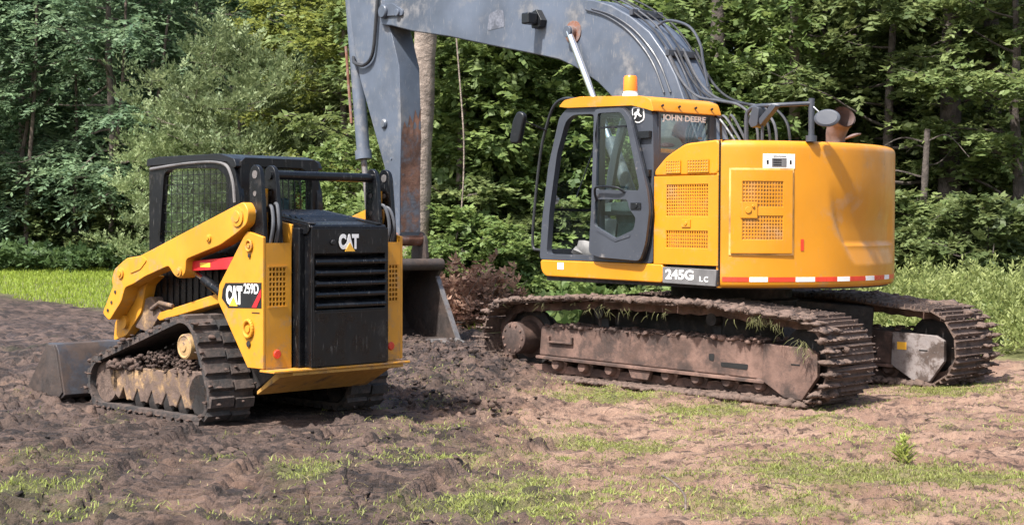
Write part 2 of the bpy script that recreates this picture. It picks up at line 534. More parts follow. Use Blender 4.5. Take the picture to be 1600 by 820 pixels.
def ground_z(x, y, fine=True):
    x = np.asarray(x, float)
    y = np.asarray(y, float)
    z = -.156 * sst(x, -1.2, 1.0) * sst(y, 8, 12)
    z = z - .10 * sst(y, 17, 21) * (1 - sst(x, -1.2, 1.0))
    z = z + .48 * sst(y, 24, 44) * (1 - sst(x, -6, 0)) + .16 * sst(y, 20, 28) * sst(x, -6, 0)
    for hx, hy, hr, hh in HEAPS:
        z = z + hh * np.exp(-((x - hx) ** 2 + (y - hy) ** 2) / (hr * hr) * 1.6)
    if not fine:
        return z
    mud = 1 - sst(y - grass_edge(x), -.8, .8)
    far = 1 - sst(y, 26, 40)
    z = z + .05 * fbm(x, y, .45, 3, 3)
    # churned mud on the left and in the middle, smoother dry soil on the right
    churn = np.clip(sst(-x, -1.0, .6) + .35 + .5 * sst(fbm(x, y, .35, 2, 21), 0, .4), 0, 1)
    n1 = fbm(x, y, 2.2, 4, 31, .55)
    n2 = fbm(x, y, 7.0, 4, 41, .6)
    cl = sst(n2, .02, .35)
    st1 = sst(fbm(x * .45, y, 2.6, 3, 101, .55), -.05, .05)
    st2 = sst(fbm(x * .5, y, 6.0, 4, 111, .6), -.04, .04)
    st3 = sst(fbm(x * .6, y, 13, 3, 121, .6), -.05, .08)
    heap = np.clip(sst(-np.abs(x + .5), -1.1, -.3) * sst(y, 11.5, 13), 0, 1)
    rough = churn * (.030 * n1 + .030 * (st1 - .5) + .036 * (st2 - .5) + .026 * (st3 - .5) + (.010 + .05 * heap) * (cl - .4) * (.5 + np.abs(n1)) + .014 * fbm(x, y, 17, 2, 55)) \
        + (1 - churn) * (.020 * (st2 - .5) + .018 * (st3 - .5)) + .02 * n1 + .016 * n2 + .012 * fbm(x, y, 17, 2, 56)
    # ground pressed level under the two machines
    press = 0
    for (ox, oy, a, hx_, hy_, cy_) in ((-1.413, 11.85, .787, 1.05, 1.25, 1.2), (2.412, 16.675, -.778, 2.3, 1.75, 0)):
        ca, sa = math.cos(a), math.sin(a)
        lx, ly = (x - ox) * ca + (y - oy) * sa, -(x - ox) * sa + (y - oy) * ca - cy_
        press = np.maximum(press, (1 - sst(np.abs(lx), hx_ * .92, hx_ * 1.15)) * (1 - sst(np.abs(ly), hy_ * .92, hy_ * 1.15)))
    # print of track lugs: short ridges across the direction of travel
    prints = 0
    pm_ = 0
    for (cx, cy, ang, wid, ln, sp) in ((-3.25, 9.6, 1.50, .21, 3.0, .14), (-1.85, 9.3, 1.50, .21, 2.0, .14), (-2.62, 9.2, 1.62, .21, 2.8, .14), (-1.22, 9.0, 1.66, .21, 2.0, .14), (-2.2, 8.7, 1.38, .21, 1.9, .14),
                                       (-.55, 9.5, 1.30, .21, 2.0, .14), (-3.9, 11.6, 1.1, .21, 3.5, .14), (-4.4, 12.6, 1.0, .21, 4.0, .14), (-4.9, 14.5, .9, .3, 5, .14), (-6.2, 16.0, 1.0, .3, 5, .14)):
        c, s = math.cos(ang), math.sin(ang)
        bend = .12 * ((x - cx) * c + (y - cy) * s) ** 2 / ln
        u, w = (x - cx) * c + (y - cy) * s, -(x - cx) * s + (y - cy) * c + bend
        msk = (1 - sst(np.abs(w), wid * 1.1, wid * 1.35)) * (1 - sst(np.abs(u), ln * .8, ln)) * sst(fbm(x, y, 1.3, 3, 61 + int(10 * cx) % 7), -.42, -.12)
        ph = u / sp + .10 * fbm(x, y, 2.5, 2, 71) + np.where(w > 0, .5, 0) * (wid < .25)
        pr_ = .080 * sst(np.cos(2 * PI * ph), .0, .30) * (.6 + .8 * vnoise(x * 2.2, y * 2.2, 17)) - .038
        pr_ = pr_ + .03 * np.exp(-((np.abs(w) - wid) / .045) ** 2)
        prints = np.where(msk > pm_, pr_, prints)
        pm_ = np.maximum(pm_, msk)
    z = z + mud * far * (rough * (1 - .75 * press) * (1 - .82 * pm_) - .02 * press)
    z = z + prints * pm_ * (1 - .8 * press)
    return z

def gz(x, y):
    return float(ground_z(np.array([x]), np.array([y]))[0])

def spaced(segs):
    out = [segs[0][0]]
    for a, b, s0, s1 in segs:
        t = out[-1]
        while t < b - 1e-6:
            f_ = (t - a) / (b - a)
            t = min(b, t + s0 + (s1 - s0) * f_)
            out.append(t)
    return np.array(out)
gx = spaced([(-320, -40, 30, 6), (-40, -14, 4, .5), (-14, -5, .3, .03), (-5, -3.2, .03, .019), (-3.2, 3.4, .019, .019), (3.4, 5.2, .019, .03), (5.2, 14, .03, .3), (14, 40, .5, 4), (40, 320, 6, 30)])
gy = spaced([(-60, 0, 10, 2), (0, 6, 1.0, .06), (6, 7, .05, .02), (7, 12, .017, .026), (12, 20, .026, .08), (20, 30, .08, .25), (30, 60, .4, 3), (60, 600, 5, 60)])
GX, GY = np.meshgrid(gx, gy)
GZ = ground_z(GX.ravel(), GY.ravel())
vv = np.stack([GX.ravel(), GY.ravel(), GZ], 1)
nx, ny = len(gx), len(gy)
ii = (np.arange(ny - 1)[:, None] * nx + np.arange(nx - 1)[None]).ravel()
ff = np.stack([ii, ii + 1, ii + nx + 1, ii + nx], 1)
def wetness(x, y):
    return np.clip(sst(-x, -1.1, .8) * .72 + .35 * fbm(x, y, .55, 3, 81) + .35 * sst(y, 15, 19) * sst(-x, -.8, .4), 0, 1)
wet = wetness(GX, GY).ravel()

def soil_material():
    m = bpy.data.materials.new('churned_soil')
    m.use_nodes = True
    nt = m.node_tree
    L = nt.links.new
    p = nt.nodes['Principled BSDF']
    tc = nd(nt, 'ShaderNodeTexCoord')
    at = nd(nt, 'ShaderNodeAttribute', attribute_name='tint')
    ag = nd(nt, 'ShaderNodeAttribute', attribute_name='turf')
    mpn = nd(nt, 'ShaderNodeMapping')
    mpn.inputs['Scale'].default_value = (.45, 1.25, 1)
    L(tc.outputs['Object'], mpn.inputs['Vector'])
    def noise(s, d=6, r=.65, streak=False):
        n = nd(nt, 'ShaderNodeTexNoise')
        n.inputs['Scale'].default_value = s
        n.inputs['Detail'].default_value = d
        n.inputs['Roughness'].default_value = r
        L(mpn.outputs[0] if streak else tc.outputs['Object'], n.inputs['Vector'])
        return n.outputs['Fac']
    def mapr(src, a, b):
        n = nd(nt, 'ShaderNodeMapRange')
        n.interpolation_type = 'SMOOTHSTEP'
        n.inputs[1].default_value = a
        n.inputs[2].default_value = b
        L(src, n.inputs[0])
        return n.outputs[0]
    def mixc(f, a, b):
        n = nd(nt, 'ShaderNodeMix', data_type='RGBA')
        L(f, n.inputs[0])
        for s, x in ((6, a), (7, b)):
            if isinstance(x, tuple): n.inputs[s].default_value = (*x, 1)
            else: L(x, n.inputs[s])
        return n.outputs[2]
    dry = mixc(mapr(noise(1.7), .35, .65), (.21, .125, .088), (.32, .207, .150))
    dry = mixc(mapr(noise(8, 9, .75, True), .50, .60), dry, (.080, .049, .038))
    wetc = mixc(mapr(noise(2.4), .35, .65), (.048, .031, .025), (.130, .086, .068))
    wetc = mixc(mapr(noise(9, 9, .75, True), .47, .57), wetc, (.020, .0135, .0115))
    ad = nd(nt, 'ShaderNodeMath', operation='ADD')
    L(at.outputs['Fac'], ad.inputs[0])
    sb = nd(nt, 'ShaderNodeMath', operation='MULTIPLY_ADD')
    L(noise(2.0, 8, .7), sb.inputs[0])
    sb.inputs[1].default_value = 1.9
    sb.inputs[2].default_value = -.95
    L(sb.outputs[0], ad.inputs[1])
    c = mixc(mapr(ad.outputs[0], .05, .80), dry, wetc)
    turf = mixc(mapr(noise(6), .35, .65), (.085, .10, .03), (.17, .18, .06))
    c = mixc(ag.outputs['Fac'], c, turf)
    L(c, p.inputs['Base Color'])
    rr = nd(nt, 'ShaderNodeMapRange')
    L(ad.outputs[0], rr.inputs[0])
    rr.inputs[1].default_value = .3
    rr.inputs[2].default_value = 1.0
    rr.inputs[3].default_value = .95
    rr.inputs[4].default_value = .55
    L(rr.outputs[0], p.inputs['Roughness'])
    p.inputs['Specular IOR Level'].default_value = .35
    b = nd(nt, 'ShaderNodeBump')
    b.inputs['Strength'].default_value = 1.0
    b.inputs['Distance'].default_value = .035
    L(noise(45, 5, .7), b.inputs['Height'])
    L(b.outputs[0], p.inputs['Normal'])
    return m

# grass patches in the dug-up yard: x, y, rx, ry, strength
PATCH = [(2.2, 9.45, .95, .55, 1.0), (2.75, 9.2, .6, .5, .8), (1.3, 9.35, .6, .4, .55), (0.0, 8.15, .95, .35, .8), (1.0, 8.1, .8, .35, .55), (-2.75, 8.3, .45, .45, .55), (-2.1, 7.8, .5, .25, .35),
         (.75, 11.2, .5, .32, .9), (.35, 10.2, .4, .25, .5), (.95, 14.7, .6, .4, 1.0), (1.75, 13.85, .5, .4, .9), (2.5, 13.0, .5, .35, .7), (4.6, 15.3, .7, .5, .7), (-1.2, 8.85, .25, .35, .8),
         (-.5, 9.7, .5, .3, .5), (.1, 9.0, .5, .4, .45), (4.2, 11.4, .6, .4, .6), (3.6, 8.6, .6, .4, .5), (1.6, 10.5, .9, .5, .35), (-1.9, 9.6, .3, .25, .35), (2.6, 8.0, .8, .3, .5), (-.9, 11.9, .4, .2, .35),
         (.2, 12.6, .6, .4, .25), (3.2, 12.4, .8, .4, .4), (-3.1, 9.6, .3, .4, .3)]
def patch_mask(x, y):
    s = np.zeros_like(x)
    for px, py, rx, ry, st in PATCH:
        s = np.maximum(s, st * np.exp(-((x - px) / rx) ** 2 - ((y - py) / ry) ** 2))
    return s

M['soil'] = soil_material()
gm = np_mesh('ground', vv, ff, 'soil', tint=wet, smooth=True)
turf = sst(GY - grass_edge(GX), -.5, .7).ravel() * .9
turf = np.maximum(turf, .62 * sst(patch_mask(GX, GY).ravel() * 1.05 + .62 * fbm(GX, GY, 1.6, 5, 8, .65).ravel(), .12, .9))
ga = gm.attributes.new('turf', 'FLOAT', 'POINT')
ga.data.foreach_set('value', turf.astype(np.float32))
tag(link('ground', gm, None), kind='structure')
M['straw'] = leaf_mat('dry_straw', (.22, .17, .075), (.42, .36, .17), .2, hue_var=0)
M['torn_grass'] = leaf_mat('torn_grass', (.06, .055, .022), (.17, .17, .065), .2, hue_var=0)

# ------------------------------------------------------------------ compact track loader
def hull_loop(circles, step=.04):
    """outline of a belt round circles (y, z, r): points sampled evenly, with tangents"""
    pts = []
    for cy, cz, r in circles:
        for k in range(96):
            a = 2 * PI * k / 96
            pts.append((cy + r * math.cos(a), cz + r * math.sin(a)))
    pts = sorted(set((round(a, 5), round(b, 5)) for a, b in pts))
    def half(ps):
        h_ = []
        for p in ps:
            while len(h_) > 1 and (h_[-1][0] - h_[-2][0]) * (p[1] - h_[-2][1]) - (h_[-1][1] - h_[-2][1]) * (p[0] - h_[-2][0]) <= 0:
                h_.pop()
            h_.append(p)
        return h_
    lo, up = half(pts), half(pts[::-1])
    return lo[:-1] + up[:-1]      # counter-clockwise

def resample(loop, n, start=0.0):
    P_ = [Vector(p) for p in loop]
    seg = [(P_[(i + 1) % len(P_)] - P_[i]).length for i in range(len(P_))]
    T = sum(seg)
    out = []
    for k in range(n):
        s = ((k + start) / n * T) % T
        i = 0
        while s > seg[i]:
            s -= seg[i]
            i += 1
        d = (P_[(i + 1) % len(P_)] - P_[i]).normalized()
        out.append((P_[i] + d * s, d))
    return out, T

def lumps(P, smin, smax, flat=.7, seed=1):
    """joined mesh of jagged soil lumps at the points P"""
    t = (1 + 5 ** .5) / 2
    ico = np.array([(-1, t, 0), (1, t, 0), (-1, -t, 0), (1, -t, 0), (0, -1, t), (0, 1, t), (0, -1, -t), (0, 1, -t), (t, 0, -1), (t, 0, 1), (-t, 0, -1), (-t, 0, 1)]) / 1.9
    fi = np.array([(0, 11, 5), (0, 5, 1), (0, 1, 7), (0, 7, 10), (0, 10, 11), (1, 5, 9), (5, 11, 4), (11, 10, 2), (10, 7, 6), (7, 1, 8), (3, 9, 4), (3, 4, 2), (3, 2, 6), (3, 6, 8), (3, 8, 9), (4, 9, 5), (2, 4, 11), (6, 2, 10), (8, 6, 7), (9, 8, 1)])
    g = np.random.default_rng(seed)
    P = np.asarray(P, float)
    n = len(P)
    s = smin + (smax - smin) * g.random(n) ** 3
    v = ico[None] * (1 + .95 * (g.random((n, 12, 1)) - .5)) * s[:, None, None]
    v = v * np.stack([.7 + .8 * g.random(n), .5 + .8 * g.random(n), flat * (.6 + .8 * g.random(n))], 1)[:, None]
    a = g.random(n) * 6.28
    c_, s_ = np.cos(a)[:, None], np.sin(a)[:, None]
    v = np.stack([v[..., 0] * c_ - v[..., 1] * s_, v[..., 0] * s_ + v[..., 1] * c_, v[..., 2]], -1) + P[:, None]
    F = fi[None] + 12 * np.arange(n)[:, None, None]
    return v.reshape(-1, 3), F.reshape(-1, 3)

def build_loader():
    root = empty('track_loader', (-1.413, 11.85, .01), (0, 0, .787))
    tag(root, 'yellow and black compact track loader seen from behind, bucket lowered in the mud', 'loader')
    Y, K = 'cat_yellow', 'cat_black'
    # --- chassis core and belly
    b = MB()
    b.prism([(.10, .50), (.16, .36), (.46, .20), (1.95, .20), (2.05, .5), (1.95, .9), (.6, 1.0), (.10, 1.35)], 'x', -.44, .44)
    b.build('chassis', 'dark_metal', root, .01)
    b = MB()
    b.prism([(-.165, .385), (-.165, .412), (.02, .412), (.30, .235), (.30, .205), (.0, .36)], 'x', -.50, .60)
    b.build('bumper', 'cat_belly', root, .006)
    b = MB()
    b.box(-.69, .655, -.185, -.0, .414, .432)
    b.build('bumper_lip', Y, root, .005)
    # --- rear corner towers
    for s in (-1, 1):
        cx = .015
        xo, xi = cx + s * .695, cx + s * .43
        side = [(-.03, .436), (.17, .436), (.57, .935), (.545, 1.06), (.205, 1.45), (.17, 1.475), (-.03, 1.432)]
        sp = MB()
        sp.prism(side, 'x', xo, xo - s * .03)
        side_plate = sp.build('side_plate', Y, root, .008)
        # rear face with the square vents
        xs = [xo - s * .03]
        v0, v1 = xo - s * .055, xo - s * .215
        n = 5
        for k in range(n):
            w = (v1 - v0) / n
            xs += [v0 + w * (k + .17), v0 + w * (k + .83)]
        xs += [xi]
        if s > 0: xs = xs[::-1]
        zs = [.436]
        m_ = 8
        for k in range(m_):
            h_ = (1.205 - .905) / m_
            zs += [.905 + h_ * (k + .17), .905 + h_ * (k + .83)]
        zs += [1.385]
        g = MB()
        solid = lambda i, j: not (i % 2 == 1 and j % 2 == 1 and 0 < i < len(xs) - 2 and 0 < j < len(zs) - 2)
        g.gridplate(xs, zs, solid, .018, lambda u, w, o: (u, -.012 - o, w))
        rp = g.build('rear_plate', Y, root)
        g = MB()
        g.box(min(xo, xi) + .035, max(xo, xi) - .01, .03, .05, .85, 1.27)
        g.build('vent_backing', 'black_void', rp)
        fx0, fx1 = sorted((v0 + s * .01, v1 - s * .01))
        for (a0, a1, c0, c1) in ((fx0, fx1, 1.205, 1.214), (fx0, fx1, .896, .905)):
            g = MB()
            g.box(a0, a1, -.036, -.031, c0, c1)
            g.build('vent_trim', Y, rp)
        g = MB()
        g.lathe([(.0, -.042), (.028, -.042), (.034, -.036), (.034, -.031)], 20, (cx + s * .565, 0, .545), 'y')
        g.build('reflector', 'red_reflect', root)
        # inner web of the tower
        g = MB()
        g.prism([(.0, .45), (.25, .45), (.55, .95), (.5, 1.1), (.2, 1.42), (.0, 1.37)], 'x', xi, xi + s * .02)
        g.build('inner_web', Y, root)
        # tie-down eyes
        for (yy, zz, rr) in ((.145, .735, .055), (.135, 1.365, .036)):
            g = MB()
            for k in range(20):
                a0, a1 = 2 * PI * k / 20, 2 * PI * (k + 1) / 20
                g.cyl((xo + s * .012, yy + rr * math.cos(a0), zz + rr * 1.15 * math.sin(a0)), (xo + s * .012, yy + rr * math.cos(a1), zz + rr * 1.15 * math.sin(a1)), rr * .26, n=8)
            g.cyl((xo + s * .002, yy, zz), (xo + s * .02, yy, zz), rr * .5, n=14)
            g.build('tie_down_eye', Y, side_plate)
            g = MB()
            g.cyl((xo + s * .004, yy, zz - rr * 2.1), (xo + s * .012, yy, zz - rr * 2.1), rr * .42, n=12)
            g.build('painted_hole', 'dark_metal', side_plate)  # dark disc on the plate stands in for the shade inside a hole
        # lift link posts: two black cheeks with a yellow cylinder between them
        for k, xx in enumerate((cx + s * .640, cx + s * .50)):
            g = MB()
            out = [(-.005, 1.20), (.16, 1.20), (.19, 1.5), (.195, 1.9), (.18, 1.955), (.125, 1.985), (.07, 1.955), (.05, 1.9), (.01, 1.5)]
            g.prism(rnd_poly(out, .03, 3), 'x', xx - .02, xx + .02)
            post = g.build('link_cheek', K, root, .006)
            for zz in (1.905, 1.76, 1.62):
                g = MB()
                g.cyl((xx + s * .024, .12, zz), (xx - s * .024, .12, zz), .032 if zz > 1.8 else .02, n=14)
                g.build('pin', 'steel' if k == 0 else 'dark_metal', post)
        g = MB()
        g.cyl((cx + s * .57, .16, 1.36), (cx + s * .57, .16, 1.80), .05, n=16)
        g.build('lift_cylinder', Y, root)
        g = MB()
        g.cyl((cx + s * .48, .13, 1.33), (cx + s * .48, .12, 1.50), .04, n=14)
        g.build('filler_neck', 'rust', root)
        for q in range(2):
            g = MB()
            xx = cx + s * (.60 - .05 * q)
            g.tube(smooth([(xx, .02, 1.33), (xx, -.03, 1.52), (xx - s * .02, .02, 1.66 + .02 * q), (xx - s * .05, .13, 1.62), (xx - s * .05, .2, 1.40)]), .014, 8)
            g.build('hydraulic_hose', 'hose_grey', root)
        # hood flank
        g = MB()
        xf = cx + s * .42
        g.prism([(.0, 1.30), (.62, 1.30), (.62, 1.63), (-.02, 1.525)], 'x', xf, xf - s * .02)
        g.build('hood_flank', Y, root, .005)
        # --- lift arm
        arm = [(.166, 1.70), (.30, 1.662), (1.64, 1.268), (1.84, 1.25), (2.045, 1.15), (2.085, 1.056), (2.06, 1.01), (2.235, .773), (2.125, .71), (1.93, .88), (1.87, 1.0), (1.73, 1.036),
               (1.56, 1.10), (1.20, 1.195), (1.125, 1.12), (1.035, 1.092), (.962, 1.14), (.95, 1.25), (.47, 1.368), (.25, 1.46), (.12, 1.53), (.10, 1.63)]
        g = MB()
        g.prism(rnd_poly(arm, .035, 3), 'x', cx + s * .735, cx + s * .60)
        armo = g.build('lift_arm', Y, root, .012)
        for (yy, zz, rr) in ((.235, 1.585, .075), (1.04, 1.15, .04), (1.93, 1.12, .045), (.62, 1.42, .03)):
            g = MB()
            g.lathe([(0, cx * s + .757), (rr * .55, .757 + cx * s), (rr * .6, .75 + cx * s), (rr, .748 + cx * s), (rr, .733 + cx * s)], 20, (0, yy, zz), 'x')
            if s < 0:
                g.v = [(-x, y, z) for x, y, z in g.v]
            g.build('pivot_boss', Y, armo)
        g = MB()
        g.prism(rnd_poly([(1.80, 1.22), (1.60, 1.27), (1.52, 1.235), (1.62, 1.16), (1.78, 1.12)], .02, 2), 'x', cx + s * .742, cx + s * .73)
        g.build('stiffener_plate', Y, armo)
        for (yy, zz) in ((2.02, .96), (2.08, .87), (2.14, .80)):
            g = MB()
            g.cyl((cx + s * .733, yy, zz), (cx + s * .742, yy, zz), .014, n=10)
            g.build('bolt', 'dark_metal', armo)
        leg = [(1.62, 1.10), (1.76, 1.02), (1.84, .79), (2.07, .585), (2.28, .53), (2.26, .68), (2.04, .93), (1.95, 1.12)]
        g = MB()
        g.prism(rnd_poly(leg, .03, 3), 'x', cx + s * .60, cx + s * .50)
        g.build('arm_leg', Y, root, .008)
        # red arm brace and tilt cylinder
        g = MB()
        g.prism([(.40, 1.275), (1.07, 1.228), (1.06, 1.152), (.43, 1.18)], 'x', cx + s * .67, cx + s * .60)
        br = g.build('arm_brace', 'red', root, .006)
        g = MB()
        g.box(cx + s * .671, cx + s * .674, .70, .84, 1.19, 1.225) if s > 0 else g.box(cx - .674, cx - .671, .70, .84, 1.19, 1.225)
        g.build('warning_decal', 'cat_triangle', br)
        g = MB()
        g.cyl((cx + s * .62, .52, .95), (cx + s * .62, .86, 1.09), .04, n=16)
        g.build('cylinder_barrel', K, root)
        g = MB()
        g.cyl((cx + s * .62, .84, 1.082), (cx + s * .62, 1.04, 1.16), .022, n=12)
        g.build('cylinder_rod', 'chrome', root)
        # fender strip and brackets above the track
        g = MB()
        g.prism([(.55, 1.02), (1.55, .80), (1.60, .75), (1.55, .73), (.55, .93)], 'x', cx + s * .60, cx + s * .44)
        g.build('fender', Y, root, .01)
        g = MB()
        g.prism(rnd_poly([(1.55, .80), (1.72, .93), (1.95, .86), (1.98, .66), (1.75, .62)], .03, 2), 'x', cx + s * .58, cx + s * .47)
        g.tube([(cx + s * .60, 1.35, .86), (cx + s * .60, 1.55, .88), (cx + s * .60, 1.68, .82)], .02, 8)
        g.build('step_bracket', 'mud_yellow', root, .008)
        # --- track
        xa, xb = sorted((cx + s * .48, cx + s * .885))
        loop = hull_loop([(.79, .575, .215), (.595, .205, .195), (2.0, .215, .205)])
        pts, T = resample(loop, 110)
        t = MB()
        n = len(pts)
        for p, d in pts:
            nrm = Vector((d.y, -d.x))
            q = p - nrm * .03
            t.v += [(xa, p.x, p.y), (xb, p.x, p.y), (xb, q.x, q.y), (xa, q.x, q.y)]
        for k in range(n):
            for e in range(4):
                t.f.append((4 * k + e, 4 * k + (e + 1) % 4, 4 * ((k + 1) % n) + (e + 1) % 4, 4 * ((k + 1) % n) + e))
        belt = t.build('rubber_track', 'rubber', root)
        nl = 34
        lug = MB()
        lp = T / nl
        for (l0, l1, o) in ((-.2, .01, 0), (.03, .2, lp * .12)):
            lug.prism([(-lp * .37 + o, -.004), (lp * .37 + o, -.004), (lp * .27 + o, .030), (-lp * .30 + o, .030)], 'x', l0, l1)
        lm = lug.mesh('tread_lug')
        lm.materials.append(M['rubber'])
        pts, _ = resample(loop, nl, .3)
        for p, d in pts:
            o = link('tread_lug', lm, None, belt)
            nrm = Vector((d.y, -d.x))
            mt = Matrix(((1, 0, 0, (xa + xb) / 2), (0, d.x, nrm.x, p.x), (0, d.y, nrm.y, p.y), (0, 0, 0, 1)))
            o.matrix_local = mt
        # inside of the track: frame, rollers, hub, mud
        g = MB()
        sc = [(.50, .40), (.50, .20)]
        for k in range(6):
            y0 = .56 + k * .215
            sc += [(y0, .09), (y0 + .05, .08), (y0 + .10, .185), (y0 + .17, .08)]
        sc += [(1.90, .14), (1.95, .24), (1.88, .34), (1.72, .36), (1.60, .44), (1.45, .36), (1.1, .36), (.95, .40), (.7, .38)]
        fx0, fx1 = sorted((cx + s * .56, cx + s * .83))
        g.prism(sc, 'x', fx0, fx1)
        fr = g.build('track_frame', 'mud_yellow', root, .01)
        for k in range(5):
            g = MB()
            yy = .665 + k * .215
            g.lathe([(0, fx0 - .03), (.085, fx0 - .03), (.09, fx0), (.09, fx1 - .03), (.05, fx1 - .012), (0, fx1 - .012)] if s > 0 else [(0, fx0 + .012), (.05, fx0 + .012), (.09, fx0 + .03), (.09, fx1), (.085, fx1 + .03), (0, fx1 + .03)], 16, (0, yy, .115), 'x')
            g.build('roller', 'dark_metal', root)
        for (yy, zz, rr) in ((.595, .205, .16), (2.0, .215, .17)):
            g = MB()
            g.lathe([(0, fx0), (rr, fx0), (rr, fx0 + .06), (rr * .7, fx0 + .09), (rr * .7, fx1 - .06), (rr, fx1 - .03), (rr, fx1 + .01), (rr * .45, fx1 + .015), (rr * .3, fx1 + .035), (0, fx1 + .035)], 24, (0, yy, zz), 'x')
            g.build('idler', 'dark_metal' if yy < 1 else 'shoe', root)
        g = MB()
        pr_ = [(0, .884), (.035, .884), (.04, .876), (.075, .872), (.085, .878), (.098, .872), (.1, .85), (.11, .66), (.17, .64), (.17, .56), (0, .56)]
        g.lathe([(r_, cx + s * x_) for r_, x_ in pr_], 24, (0, .76, .575), 'x')
        g.build('drive_hub', 'hub', root)
        g = MB()
        for k in range(12):
            a = 2 * PI * k / 12
            g.bar((cx + s * .66, .76, .575), (cx + s * .66, .76 + .19 * math.cos(a), .575 + .19 * math.sin(a)), .05, .03, (1, 0, 0))
        g.build('drive_sprocket', 'dark_metal', root)
        g_ = np.random.default_rng(5 + s)
        n = 900
        yy = .66 + 1.25 * g_.random(n)
        P = np.stack([cx + s * (.55 + .30 * g_.random(n)), yy, .34 + .17 * np.clip(1 - np.abs(yy - 1.25) / .75, 0, 1) * g_.random(n) ** .6], 1)
        V, F = lumps(P, .014, .05, .8, 5 + s)
        tag(link('packed_mud', np_mesh('packed_mud', V, F, 'mud'), None, root), kind='stuff')
        k_ = (g_.random(260) * len(pts)).astype(int)
        pp = np.array([(p.x, p.y) for p, d in pts])[k_]
        P = np.stack([np.where(g_.random(260) < .5, xa + (xb - xa) * g_.random(260), (xa if s < 0 else xb) + .02 * g_.normal(size=260)), pp[:, 0] + .05 * g_.normal(size=260), pp[:, 1] + np.where(pp[:, 1] > .4, .015, 0)], 1)
        V, F = lumps(P, .008, .035, .6, 15 + s)
        tag(link('mud_on_track', np_mesh('mud_on_track', V, F, 'mud'), None, belt), kind='stuff')
    # --- engine hood
    g = MB()
    g.prism([(-.19, 1.505), (-.175, 1.525), (.60, 1.64), (.60, 1.45), (-.15, 1.45)], 'x', -.36, .40)
    hood = g.build('hood', K, root, .008)
    for k in range(7):
        g = MB()
        y0 = .02 + k * .075
        zz = 1.525 + (y0 + .175) * .1484
        g.prism([(y0, zz + .001), (y0 + .05, zz + .03), (y0 + .055, zz + .015), (y0 + .01, zz - .004)], 'x', -.25, .28)
        g.build('hood_slat', K, hood)
    for xx in (-.325, .335):
        g = MB()
        g.prism([(-.18, 1.528), (.58, 1.642), (.58, 1.65), (-.18, 1.536)], 'x', xx - .03, xx + .03)
        g.build('hood_rib', 'black_plastic', hood)
    # --- rear door, proud of the towers
    g = MB()
    g.box(-.395, .455, -.10, .02, .436, 1.50)
    g.build('door_surround', K, root, .01)
    # outer shell of the door with louvre opening
    xs = [-.345, -.315, .385, .42]
    zs = [.436, .875, 1.30, 1.50]
    g = MB()
    g.gridplate(xs, zs, lambda i, j: not (i == 1 and j == 1), .09, lambda u, w, o: (u, -.10 - o, w))
    door = g.build('rear_door', K, root, .008)
    g = MB()
    g.box(-.31, .38, -.118, -.104, .88, 1.295)
    g.build('louvre_backing', 'black_void', door)
    for k in range(5):
        z0 = .885 + k * .083
        g = MB()
        g.prism([(-.125, z0 + .07), (-.205, z0 + .035), (-.21, z0 + .02), (-.205, z0 + .004), (-.19, z0), (-.185, z0 + .018), (-.125, z0 + .055)], 'x', -.312, .382)
        g.build('louvre', K, door)
    g = MB()
    g.box(-.30, .37, -.204, -.2015, .845, .856)
    g.box(-.336, -.331, -.204, -.2015, .5, 1.42)
    g.build('door_seam', 'black_plastic', door)
    g = MB()
    g.lathe([(0, -.208), (.016, -.208), (.022, -.203), (.022, -.199)], 16, (-.145, 0, 1.388), 'y')
    g.build('door_latch', 'black_plastic', door)
    text('lettering', 'CAT', .195, .118, 'white', door, (-.09, -.2015, 1.335), (1, 0, 0), (0, 0, 1), .06)
    g = MB()
    g.prism([(-.035, 1.318), (.065, 1.318), (.015, 1.385)], 'y', -.2075, -.2045)
    g.build('emblem_triangle', 'cat_triangle', door)
    # --- decal on the left side plate
    xs0 = -.68
    g = MB()
    dl = [(-.015, .896), (.42, .884), (.505, .955), (.495, 1.02), (.455, 1.075), (-.015, 1.088)]
    g.prism(dl, 'x', xs0 - .003, xs0)
    dec = g.build('side_decal', 'black_vinyl', root)
    text('lettering', 'CAT', .215, .145, 'white', dec, (xs0 - .0035, .445, .912), (0, -1, 0), (0, 0, 1), .06)
    g = MB()
    g.prism([(.40, .90), (.29, .90), (.345, .972)], 'x', xs0 - .008, xs0 - .0055)
    g.build('emblem_triangle', 'cat_triangle', dec)
    text('lettering', '259D', .19, .078, 'white', dec, (xs0 - .0035, .21, 1.0), (0, -1, 0), (0, 0, 1), .018)
    g = MB()
    g.prism([(.105, .8975), (.045, .8975), (-.0125, .98), (-.0125, 1.04)], 'x', xs0 - .0062, xs0 - .0035)
    g.build('decal_slash', 'red', dec)
    g = MB()
    g.box(xs0 - .003, xs0, .01, .11, .855, .862)
    g.build('small_print', 'black_vinyl', root)
    # --- cross tube between the link posts
    g = MB()
    g.cyl((-.52, .12, 1.905), (.55, .12, 1.905), .036, n=20)
    g.build('cross_tube', K, root)
    # --- cab
    cabm = MB()
    for s in (-1, 1):
        xo = s * .415 - .035
        outl = [(1.93, 1.0), (1.93, 2.0), (1.86, 2.075), (.78, 2.065), (.68, 2.0), (.60, 1.75), (.58, 1.0)]
        hole = [(1.77, 1.36), (1.70, 1.96), (1.60, 1.995), (.92, 1.985), (.79, 1.91), (.755, 1.83), (.755, 1.56), (1.1, 1.40)]
        cabm.prism(rnd_poly(outl, .06, 4), 'x', xo, xo - s * .05, [rnd_poly(hole, .06, 4)])
    cabm.prism([(-.43, 1.0), (.36, 1.0), (.35, 2.03), (.31, 2.06), (-.38, 2.06), (-.42, 2.03)], 'y', .62, .67,
               [rnd_poly([(-.335, 1.55), (.285, 1.55), (.29, 1.88), (.20, 1.99), (-.335, 1.99)], .05, 4)])
